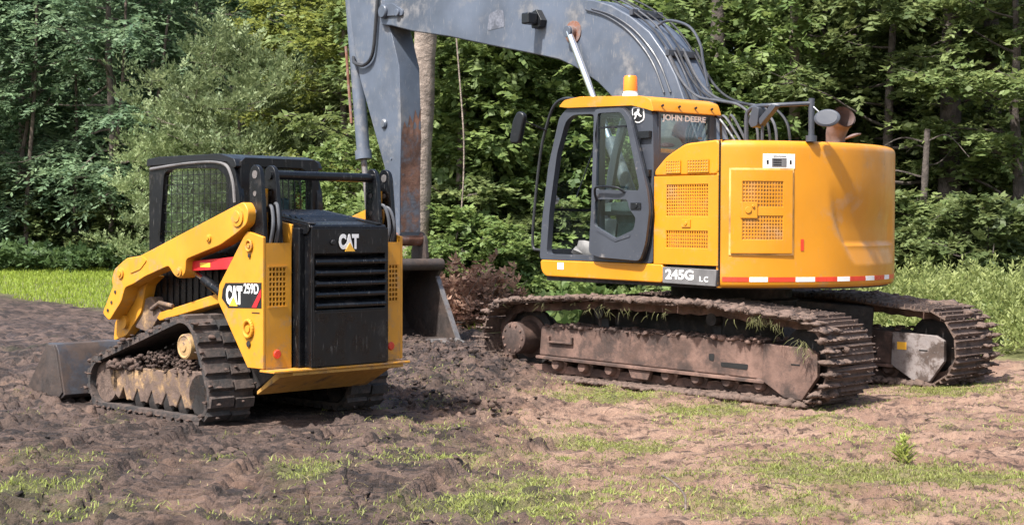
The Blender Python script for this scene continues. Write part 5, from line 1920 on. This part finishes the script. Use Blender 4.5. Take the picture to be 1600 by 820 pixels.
def vine_mass(seed, W, Hh, Dp, n, size=.22, kind='broad'):
    """hanging wall of foliage, uneven front made of overlapping bulges"""
    g = np.random.default_rng(seed)
    nb = 26
    bx = g.uniform(-W / 2, W / 2, nb)
    bz = g.uniform(.1, 1, nb) ** .9 * Hh
    br = g.uniform(.35, .95, nb)
    by = g.uniform(-Dp / 2, Dp / 2, nb)
    P, D = [], []
    for i in range(n):
        k = int(g.random() * nb)
        v = g.normal(0, 1, 3)
        v /= np.linalg.norm(v)
        r = br[k] * (.55 + .5 * g.random())
        p = np.array([bx[k], by[k], bz[k]]) + v * r * np.array([1, .9, 1.15])
        if p[2] < .03: p[2] = g.uniform(.03, .5)
        P.append(p)
        D.append(v * np.array([1, 1, .4]) + g.normal(0, .4, 3) + np.array([0, 0, -.25]))
    return sprays(g, np.array(P), np.array(D), kind, size)

def tree_thing(name, trunk_me, crown_me, bark, loc, rz, sc, label, cat='tree', group=None, trunk_name='trunk', crown_name='crown'):
    r = empty(name, loc, (0, 0, rz))
    r.scale = (sc, sc, sc)
    tag(r, label, cat, group)
    if trunk_me is not None:
        link(trunk_name, trunk_me, None, r)
    if crown_me is not None:
        link(crown_name, crown_me, None, r)
    return r

def kind_meshes(name, specs, bark, leaf):
    out = []
    for sp in specs:
        mb, V, T = make_tree(**sp)
        tm = mb.mesh(name + '_trunk', 60)
        tm.materials.append(M[bark])
        cm = np_mesh(name + '_crown', V, quads(len(V) // 4), leaf, T)
        out.append((tm, cm))
    return out

locust = kind_meshes('locust', [dict(seed=101 + i, H=10.5, rad=3.3, trunk_r=.13 + .02 * i, kind='pinnate', size=.85, n_limb=34, n_twig=9, per=5, z_low=.14, lean=.04 * (i - 1), tiers=True) for i in range(3)], 'bark', 'leaf_locust')
broad = kind_meshes('broadleaf', [dict(seed=201 + i, H=8.6, rad=2.7, trunk_r=.15, kind='broad', size=.36, n_limb=32, n_twig=11, per=6, z_low=.12, lean=.03 * (i - 1), tiers=(i != 1)) for i in range(3)], 'bark_dark', 'leaf_broad')
ytree = kind_meshes('yellow_tree', [dict(seed=301, H=11, rad=3.0, trunk_r=.16, kind='broad', size=.40, n_limb=34, n_twig=11, per=6, z_low=.2)], 'bark', 'leaf_yellow')
olive = kind_meshes('olive_shrub', [dict(seed=401, H=5.6, rad=3.1, trunk_r=.09, kind='small', size=.42, n_limb=40, n_twig=12, per=7, z_low=.06, spread=.6)], 'bark', 'leaf_olive')
under = kind_meshes('sapling', [dict(seed=501 + i, H=2.4, rad=1.25, trunk_r=.03, kind='broad', size=.26, n_limb=18, n_twig=7, per=4, z_low=.05) for i in range(3)], 'bark_dark', 'leaf_broad')

ORD = ['leftmost', 'second', 'third', 'fourth', 'fifth', 'sixth', 'seventh', 'eighth', 'ninth', 'tenth', 'eleventh', 'twelfth', 'thirteenth', 'fourteenth', 'fifteenth', 'sixteenth', 'seventeenth', 'eighteenth', 'nineteenth', 'twentieth']
def nth(i, tail=' from the left'):
    return ORD[i] + ('' if i == 0 else tail)
def px(xp, d):
    return (xp - 800) / 2360 * d
def put(kind, i, xp, d, sc, label, name, group=None, rz=None, cat='tree'):
    x = px(xp, d)
    tm, cm = kind[i % len(kind)]
    return tree_thing(name, tm, cm, None, (x, d, gz(x, d) - .05), random.uniform(0, 6.28) if rz is None else rz, sc, label, cat, group)

# left: feathery trees behind the lawn
G = 'feathery trees behind the lawn'
for i, (xp, d, sc) in enumerate(((-70, 44, 1.0), (45, 45.5, .95), (170, 44, 1.0), (300, 47, 1.0), (-10, 50, 1.05), (110, 52, 1.1), (235, 51, 1.05), (360, 53, 1.1), (470, 52, 1.1), (-120, 52, 1.1))):
    lab = ['feathery blue green tree at the left edge of the photo', 'slim feathery tree second from the left edge behind the lawn', 'feathery tree with layered fronds behind the lawn, left of the black cab',
           'feathery tree rising directly above the silvery bush'][i] if i < 4 else nth((1, 2, 3, 4, 5, 0)[i - 4]) + ' of the tall feathery trees in the shaded second row'
    put(locust, i, xp, d, sc, lab, 'feathery_tree', G)
for i, (xp, d) in enumerate(((20, 44), (40, 43.2), (118, 44.2), (172, 43.0), (200, 44))):
    g = MB()
    h_ = random.uniform(5.5, 8)
    lx = random.uniform(-1.2, 1.2)
    g.tube(smooth([(0, 0, -.2), (lx * .2, 0, h_ * .3), (lx * .7, .1, h_ * .65), (lx, 0, h_)]), [.085 - .05 * k / 18 for k in range(19)], 8)
    x = px(xp, d)
    o = empty('bare_trunk', (x, d, gz(x, d)))
    tag(o, nth(i) + ' of the thin bare trunks among the feathery trees', 'tree trunk', 'thin trunks on the left')
    g.build('trunk', 'bark_mid', o)
put(olive, 0, 372, 39, 1.0, 'silvery olive bush behind the loader cab', 'olive_bush', cat='bush')
put(olive, 0, 300, 41, .72, 'smaller silvery bush at the left of the big olive bush', 'olive_bush', cat='bush')
put(ytree, 0, 470, 45, 1.0, 'yellow green tree between the silvery bush and the excavator stick', 'yellow_green_tree', rz=1.0)
put(ytree, 0, 540, 38.5, .85, 'yellow green tree just behind the excavator stick', 'yellow_green_tree', rz=3.2)
# middle: vine covered wall of green
vm = [np_mesh('vine_foliage', *(lambda VT: (VT[0], quads(len(VT[0]) // 4), 'leaf_vine', VT[1]))(vine_mass(601 + i, 3.0, 6.4, 1.8, 1900))) for i in range(2)]
vlab = ['vine covered thicket right behind the excavator stick', 'vine covered thicket between the stick and the excavator mirror', 'vine covered thicket seen through the excavator cab',
        'vine covered thicket behind the excavator boom bend', 'low vine thicket left of the excavator stick', 'vine covered thicket above the excavator engine hood']
for i, (xp, d, sc) in enumerate(((690, 28.5, 1.0), (790, 29, 1.0), (895, 28.5, 1.0), (1000, 30, 1.0), (545, 33, .55), (1110, 31, .8))):
    x = px(xp, d)
    r = empty('vine_thicket', (x, d, gz(x, d) - .1), (0, 0, random.uniform(-.3, .3) + (PI if i % 3 == 1 else 0)))
    r.scale = (sc, sc, sc)
    tag(r, vlab[i], 'thicket', 'vine thickets')
    link('foliage', vm[i % 2], None, r)
for (xp, d, rr, h_, bk, lab, lean) in ((646, 27.0, .21, 9, 'bark_pale', 'thick pale trunk standing close behind the excavator stick', .4), (716, 28.0, .10, 4.3, 'bark', 'pale broken trunk in the vines left of the cab', .1),
                                 (1241, 30, .10, 9, 'bark_pale', 'pale trunk beside the ivy above the excavator tail', .0), (1121, 32, .17, 9, 'bark_dark', 'dark trunk just right of the boom hoses', .0),
                                 (1482, 29, .19, 9, 'bark_dark', 'thick dark trunk above the grass at the right', .1), (1558, 30, .16, 9, 'bark_dark', 'leaning dark trunk at the right edge', -.2), (1432, 27.5, .07, 3.4, 'bark_dark', 'thin dead trunk with bare twigs beside the tail', .2), (1330, 33, .14, 9, 'bark_dark', 'shaded trunk behind the exhaust stack', .1)):
    x = px(xp, d)
    o = empty('tree_trunk', (x, d, gz(x, d) - .1))
    tag(o, lab, 'tree trunk')
    g = MB()
    pts = smooth([(0, 0, -.2), (lean * .2, .03, h_ * .25), (lean * .6, -.03, h_ * .6), (lean, 0, h_)], 8)
    g.tube(pts, [rr * (1.25 - .5 * k / len(pts)) * (1 + .06 * math.sin(k * 1.7)) for k in range(len(pts))], 14)
    g.build('trunk', bk, o)
    for k in range(12 if h_ < 4 else 4):
        g = MB()
        zz = random.uniform(.25, .95) * h_
        a = random.uniform(0, 6.28)
        l_ = random.uniform(.4, 1.3)
        g.tube(smooth([(lean * zz / h_, 0, zz), (lean * zz / h_ + math.cos(a) * l_ * .5, math.sin(a) * l_ * .5, zz + .1 * l_), (lean * zz / h_ + math.cos(a) * l_, math.sin(a) * l_, zz + random.uniform(-.4, .5) * l_)], 4), [.02 - .0018 * q for q in range(9)], 5)
        g.build('branch', bk, o)
# hanging vine in front of the thicket
g = MB()
x = px(718, 26.8)
g.tube(smooth([(x - .1, 26.8, 5.4), (x + .0, 26.75, 4.2), (x + .08, 26.7, 3.0), (x + .04, 26.75, 1.9), (x - .1, 26.8, 1.1)]), .014, 6)
tag(g.build('hanging_vine', 'bark_pale'), 'thin pale vine hanging under the boom left of the cab', 'vine')
# ivy on the pale trunk
V, T = vine_mass(650, .7, 5.4, .6, 420, .2)
x = px(1215, 29.7)
o = link('ivy', np_mesh('ivy', V, quads(len(V) // 4), 'leaf_vine', T), None)
o.location = (x, 29.7, 1.2)
tag(o, 'column of bright ivy climbing beside the pale trunk', 'ivy')
# right: broadleaf trees
rl = ['leafy tree with tiered branches behind the excavator tail', 'leafy tree with tiered branches at the right edge', 'leafy tree between the pale trunk and the exhaust stack', 'leafy tree right of the thick dark trunk']
for i, (xp, d, sc) in enumerate(((1390, 29.5, .95), (1590, 28, .9), (1290, 31.5, 1.0), (1510, 31, .95), (1180, 33.5, 1.0), (1040, 34, 1.0), (1440, 34, 1.05), (1640, 33, 1.0), (1340, 37, 1.1), (1540, 37.5, 1.1), (1230, 38, 1.1), (1110, 38, 1.1), (1700, 36, 1.1), (960, 36, 1.1), (860, 35, 1.05), (760, 36, 1.1), (650, 37, 1.1), (580, 41, 1.1))):
    put(broad, i, xp, d, sc, rl[i] if i < 4 else (nth((4, 3, 2, 1, 0)[i - 13]) + ' of the leafy trees standing behind the vine thickets' if xp < 1000 else nth((1, 0, 6, 8, 4, 7, 3, 2, 9)[i - 4]) + ' of the shaded leafy trees behind the excavator and its tail'), 'leafy_tree', 'trees in the wood on the right' if xp >= 1000 else 'trees in the wood behind the vines')
# low growth along the wood's edge
GU = 'saplings along the edge of the wood'
for i in range(38):
    xp = -20 + 1640 * (i + random.random() * .7) / 38
    d = (43.2 + random.random() * 1.5) if xp < 430 else (38 if xp < 540 else (27.2 + random.random() * 1.4))
    put(under, i, xp, d, random.uniform(.55, .95) * (1.25 if xp < 430 else 1), (nth(i) + ' of the low saplings along the lawn and the vines') if i < 20 else (nth(i - 20) + ' of the low saplings behind the excavator and the weeds'), 'sapling', GU, cat='sapling')
put(under, 0, 1545, 24.8, .85, 'bright leafy sapling in the weeds at the right edge', 'sapling', cat='sapling')
put(under, 1, 1470, 25.5, .75, 'leafy sapling in the weeds below the thick dark trunk', 'sapling', cat='sapling')
bright = [(tm, (lambda m_: (m_.materials.clear(), m_.materials.append(M['leaf_vine']), m_)[2])(cm.copy())) for tm, cm in under]
for i, (xp, d, sc, lab) in enumerate(((675, 25.8, .55, 'bright green shrub beside the excavator bucket'), (790, 25.6, .62, 'bright green shrub behind the sprocket of the near track'), (838, 26.2, .55, 'bright green shrub below the excavator mirror'), (720, 26.6, .75, 'bright green shrub behind the dead brush'), (540, 30, .8, 'bright green shrub seen over the loader hood'))):
    put(bright, i, xp, d, sc, lab, 'green_shrub', cat='shrub')
# far wood closing the view: reads as one mass
g = np.random.default_rng(77)
n = 7000
xx = g.uniform(-1, 1, n)
dd = g.uniform(58, 70, n)
P = np.stack([xx * dd * .48, dd, g.random(n) * 17], 1)
V, T = sprays(g, P, g.normal(0, 1, (n, 3)) + np.array([0, -.3, 0]), 'broad', 1.0)
c = np.repeat(V.reshape(-1, 4, 3).mean(1, keepdims=True), 4, 1).reshape(-1, 3)
V = c + (V - c) * 5.5
tag(link('distant_wood', np_mesh('distant_wood', V, quads(len(V) // 4), 'leaf_dark', T), None), 'dark mass of distant woodland behind the trees', 'woodland', kind='stuff')
for i in range(16):
    d = 56 + 3 * random.random()
    xp = -150 + 1900 * i / 15
    put(locust if xp < 560 else broad, i, xp, d if xp < 560 else 44 + 3 * random.random(), 1.45, nth(i) + ' of the dim trees deepest in the wood', 'forest_tree', 'trees deep in the wood')

# heap of dead brush
g = np.random.default_rng(88)
n = 620
v = g.normal(0, 1, (n, 3))
v /= np.linalg.norm(v, axis=1, keepdims=True)
rr = g.random((n, 1)) ** .4
P = v * rr * np.array([.75, .6, .95])
P[:, 2] = np.abs(P[:, 2]) * (1 - .3 * np.abs(P[:, 0]))
P = P * 1.15 + .18 * g.normal(size=(n, 3))
P[:, 2] = np.abs(P[:, 2]) * .9
V, T = sprays(g, P, v + g.normal(0, .8, (n, 3)), 'small', .24)
x = px(738, 24.3)
r = empty('brush_pile', (x, 24.3, gz(x, 24.3) - .02))
r.scale = (.95, .9, .85)
tag(r, 'heap of dead brown brush between the digging bucket and the near track', 'brush pile')
link('dead_leaves', np_mesh('dead_leaves', V, quads(len(V) // 4), 'leaf_dead', T), None, r)
mb = MB()
for k in range(80):
    a = random.uniform(0, 6.28)
    e = random.uniform(-.1, 1.2)
    l_ = random.uniform(.5, 1.4)
    o_ = (random.uniform(-.4, .4), random.uniform(-.3, .3), random.uniform(.0, .3))
    mb.tube([o_, (o_[0] + math.cos(a) * math.cos(e) * l_, o_[1] + math.sin(a) * math.cos(e) * l_, max(.02, o_[2] + math.sin(e) * l_ * .8))], [.012, .004], 5)
mb.build('twigs', 'bark', r)

# ------------------------------------------------------------------ grass, weeds, clods
def blades(name, x, y, hmin, hmax, w, m, seed, lean=.45, label=None, cat=None, zoff=-.005):
    g = np.random.default_rng(seed)
    n = len(x)
    z = ground_z(x, y) + zoff
    h_ = hmin + (hmax - hmin) * g.random(n) ** 1.5
    a = g.random(n) * 2 * PI
    t = g.random(n) * 2 * PI
    l = lean * h_ * g.random(n)
    b = np.stack([x, y, z], 1)
    s = np.stack([np.cos(a), np.sin(a), 0 * a], 1) * (w * (.6 + .8 * g.random(n)))[:, None]
    ld = np.stack([np.cos(t) * l, np.sin(t) * l, 0 * l], 1)
    up = np.array([0, 0, 1.])
    m1 = b + ld * .35 + up * (h_ * .6)[:, None]
    tip = b + ld + up * (h_ * (1 - .25 * g.random(n)))[:, None]
    V = np.stack([b - s, b + s, m1 + s * .7, tip, m1 - s * .7], 1)
    tint = np.repeat(np.clip(g.random(n) * .6 + .4 * vnoise(x * 1.5, y * 1.5, 5), 0, 1), 5)
    i = np.arange(n) * 5
    F = np.concatenate([np.stack([i, i + 1, i + 2, i + 4], 1), np.stack([i + 4, i + 2, i + 3, i + 3], 1)])
    # second face is a triangle: write as polygons of mixed size through two meshes joined by index
    tri = np.stack([i + 4, i + 2, i + 3], 1)
    me = bpy.data.meshes.new(name)
    V = V.reshape(-1, 3).astype(np.float32)
    quad = np.stack([i, i + 1, i + 2, i + 4], 1)
    idx = np.concatenate([quad.ravel(), tri.ravel()]).astype(np.int32)
    ls = np.concatenate([np.arange(n) * 4, n * 4 + np.arange(n) * 3]).astype(np.int32)
    lt = np.concatenate([np.full(n, 4), np.full(n, 3)]).astype(np.int32)
    me.vertices.add(len(V))
    me.vertices.foreach_set('co', V.ravel())
    me.loops.add(len(idx))
    me.loops.foreach_set('vertex_index', idx)
    me.polygons.add(2 * n)
    me.polygons.foreach_set('loop_start', ls)
    me.polygons.foreach_set('loop_total', lt)
    me.update(calc_edges=True)
    at = me.attributes.new('tint', 'FLOAT', 'POINT')
    at.data.foreach_set('value', tint.astype(np.float32))
    me.materials.append(M[m])
    return tag(link(name, me, None), label, cat, kind='stuff')

g = np.random.default_rng(99)
# lawn on the left and the strip behind the machines
x = g.uniform(-22, 5, 150000)
y = g.uniform(20, 46, 150000)
k = (y - grass_edge(x) + .5 * fbm(x, y, .8, 2, 7) > 0) & (np.abs(x) < y * .42 + 1)
blades('lawn_grass', x[k], y[k], .05, .13, .011, 'grass_lawn', 1, .5, 'bright green lawn grass behind the mud', 'grass')
# patches in the yard
N = 900000
x = g.uniform(-4.4, 6.4, N)
y = g.uniform(6.9, 16.5, N)
pm = patch_mask(x, y) * 1.05 + .62 * fbm(x, y, 1.6, 5, 8, .65)
side = sst(x, -1.8, .3) + .6 * sst(-x, 1.9, 2.6) * sst(-y, -9.2, -8.2)
thin = .36 * sst(fbm(x, y, 1.4, 5, 28, .65), -.02, .40) * np.clip(side, 0, 1) * (1 - .6 * sst(y, 12, 15))
dens = sst(pm, .08, .80) * .72 + thin
k = g.random(N) < dens
blades('patch_grass', x[k], y[k], .008, .042, .0032, 'grass_patch', 2, 1.9, 'patchy trampled grass in the foreground soil', 'grass')
N = 300000
x = g.uniform(-4.4, 6.4, N)
y = g.uniform(6.9, 16.5, N)
pm2 = patch_mask(x, y) * .8 + .5 * fbm(x, y, 2.2, 3, 18)
k = (g.random(N) < .20 * sst(pm2, -.1, .5)) & (x > -1.8 + .5 * fbm(x, y, 1, 2, 3))
blades('dry_straw', x[k], y[k], .008, .03, .0028, 'straw', 3, 3.0, 'dry yellow straw scattered over the soil', 'straw')
# weeds on the right and along the wood
def weeds(name, n, xr, yr, hmax, seed, label, cond=None, size=.2, kind='broad', m='weed'):
    g = np.random.default_rng(seed)
    x = g.uniform(*xr, n)
    y = g.uniform(*yr, n)
    k = y - grass_edge(x) > .3 + .7 * g.random(n)
    x, y = x[k], y[k]
    z = ground_z(x, y)
    hh = hmax * (.3 + .7 * vnoise(x * .9, y * .9, seed)) * sst(y - grass_edge(x), .2, 3.0) ** .6
    P = np.stack([x, y, z + hh * g.random(len(x)) ** .8], 1)
    D = g.normal(0, .6, (len(x), 3)) + np.array([0, 0, .9])
    V, T = sprays(g, P, D, kind, size)
    return tag(link(name, np_mesh(name, V, quads(len(V) // 4), m, T), None), label, 'weeds', kind='stuff')
weeds('tall_weeds', 11000, (4.2, 13), (17.2, 28), 1.15, 5, 'pale green weeds at the right behind the tracks', kind='weed', size=.34)
weeds('low_weeds', 2600, (-2.2, 7), (21, 27.8), .55, 6, 'low leafy weeds along the foot of the vines', size=.2, m='leaf_vine')
weeds('lawn_edge_weeds', 2600, (-20, -4), (40.5, 44), .8, 9, 'dark green weeds where the lawn meets the trees', size=.3, m='leaf_dark')
# mud clods
def clods(name, x, y, smin, smax, seed, label, lift=.003):
    P = np.stack([x, y, ground_z(x, y) + lift], 1)
    V, F = lumps(P, smin, smax, .6, seed)
    me = np_mesh(name, V, F, 'soil', np.repeat(np.clip(wetness(x, y) + .25, 0, 1), 12))
    tag(link(name, me, None), label, 'mud', kind='stuff')
g_ = np.random.default_rng(61)
x = g_.uniform(-4.8, 6.6, 60000)
y = g_.uniform(7.2, 19, 60000)
dens = .5 + .6 * fbm(x, y, .9, 3, 44) + np.where(x < .2, .15, -.3)
k = (g_.random(60000) < np.clip(dens, 0, 1) ** 2 * .16) & (grass_edge(x) > y)
clods('mud_clods', x[k], y[k], .005, .024, 61, 'loose dark crumbs of mud strewn over the yard')
hp = np.array(HEAPS[:6] + [(-1.2, 20.9, 1.0, 0)])[(g_.random(3000) * 7).astype(int)]
x = g_.normal(hp[:, 0], hp[:, 2] * .5)
y = g_.normal(hp[:, 1], hp[:, 2] * .5)
clods('heaped_clods', x, y, .005, .042, 62, 'heaped clods of dark soil between loader and excavator', .006)
# tall weed in the foreground grass
x, y = 2.62, 10.1
g = np.random.default_rng(5)
r = empty('weed_plant', (x, y, gz(x, y)))
tag(r, 'single upright green weed in the foreground grass below the far track', 'weed')
mb = MB()
mb.tube([(0, 0, -.02), (.01, 0, .12), (.0, .01, .22)], [.005, .004, .002], 6)
mb.build('stem', 'grass_patch', r)
n = 90
P = np.stack([g.normal(0, .02, n), g.normal(0, .02, n), g.random(n) * .19], 1)
a = g.random(n) * 6.28
d = np.stack([np.cos(a), np.sin(a), .7 + 0 * a], 1)
d /= np.linalg.norm(d, axis=1, keepdims=True)
s = np.stack([-np.sin(a), np.cos(a), 0 * a], 1)
q = leaf_quad(P, d, s, .13 * (1.1 - P[:, 2] / .30), .020 + 0 * a)
link('leaves', np_mesh('leaves', q.reshape(-1, 3), quads(n), 'grass_patch', np.repeat(.5 + .5 * g.random(n), 4)), None, r)
# bent twig in the foreground
g = MB()
x, y = .86, 8.05
z = gz(x, y)
g.tube(smooth([(x + .06, y - .05, z - .02), (x + .055, y - .03, z + .06), (x + .0, y, z + .12), (x - .06, y + .03, z + .155)]), .006, 6)
tag(g.build('twig', 'bark'), 'bent bare twig sticking up at the bottom edge of the photo', 'twig')
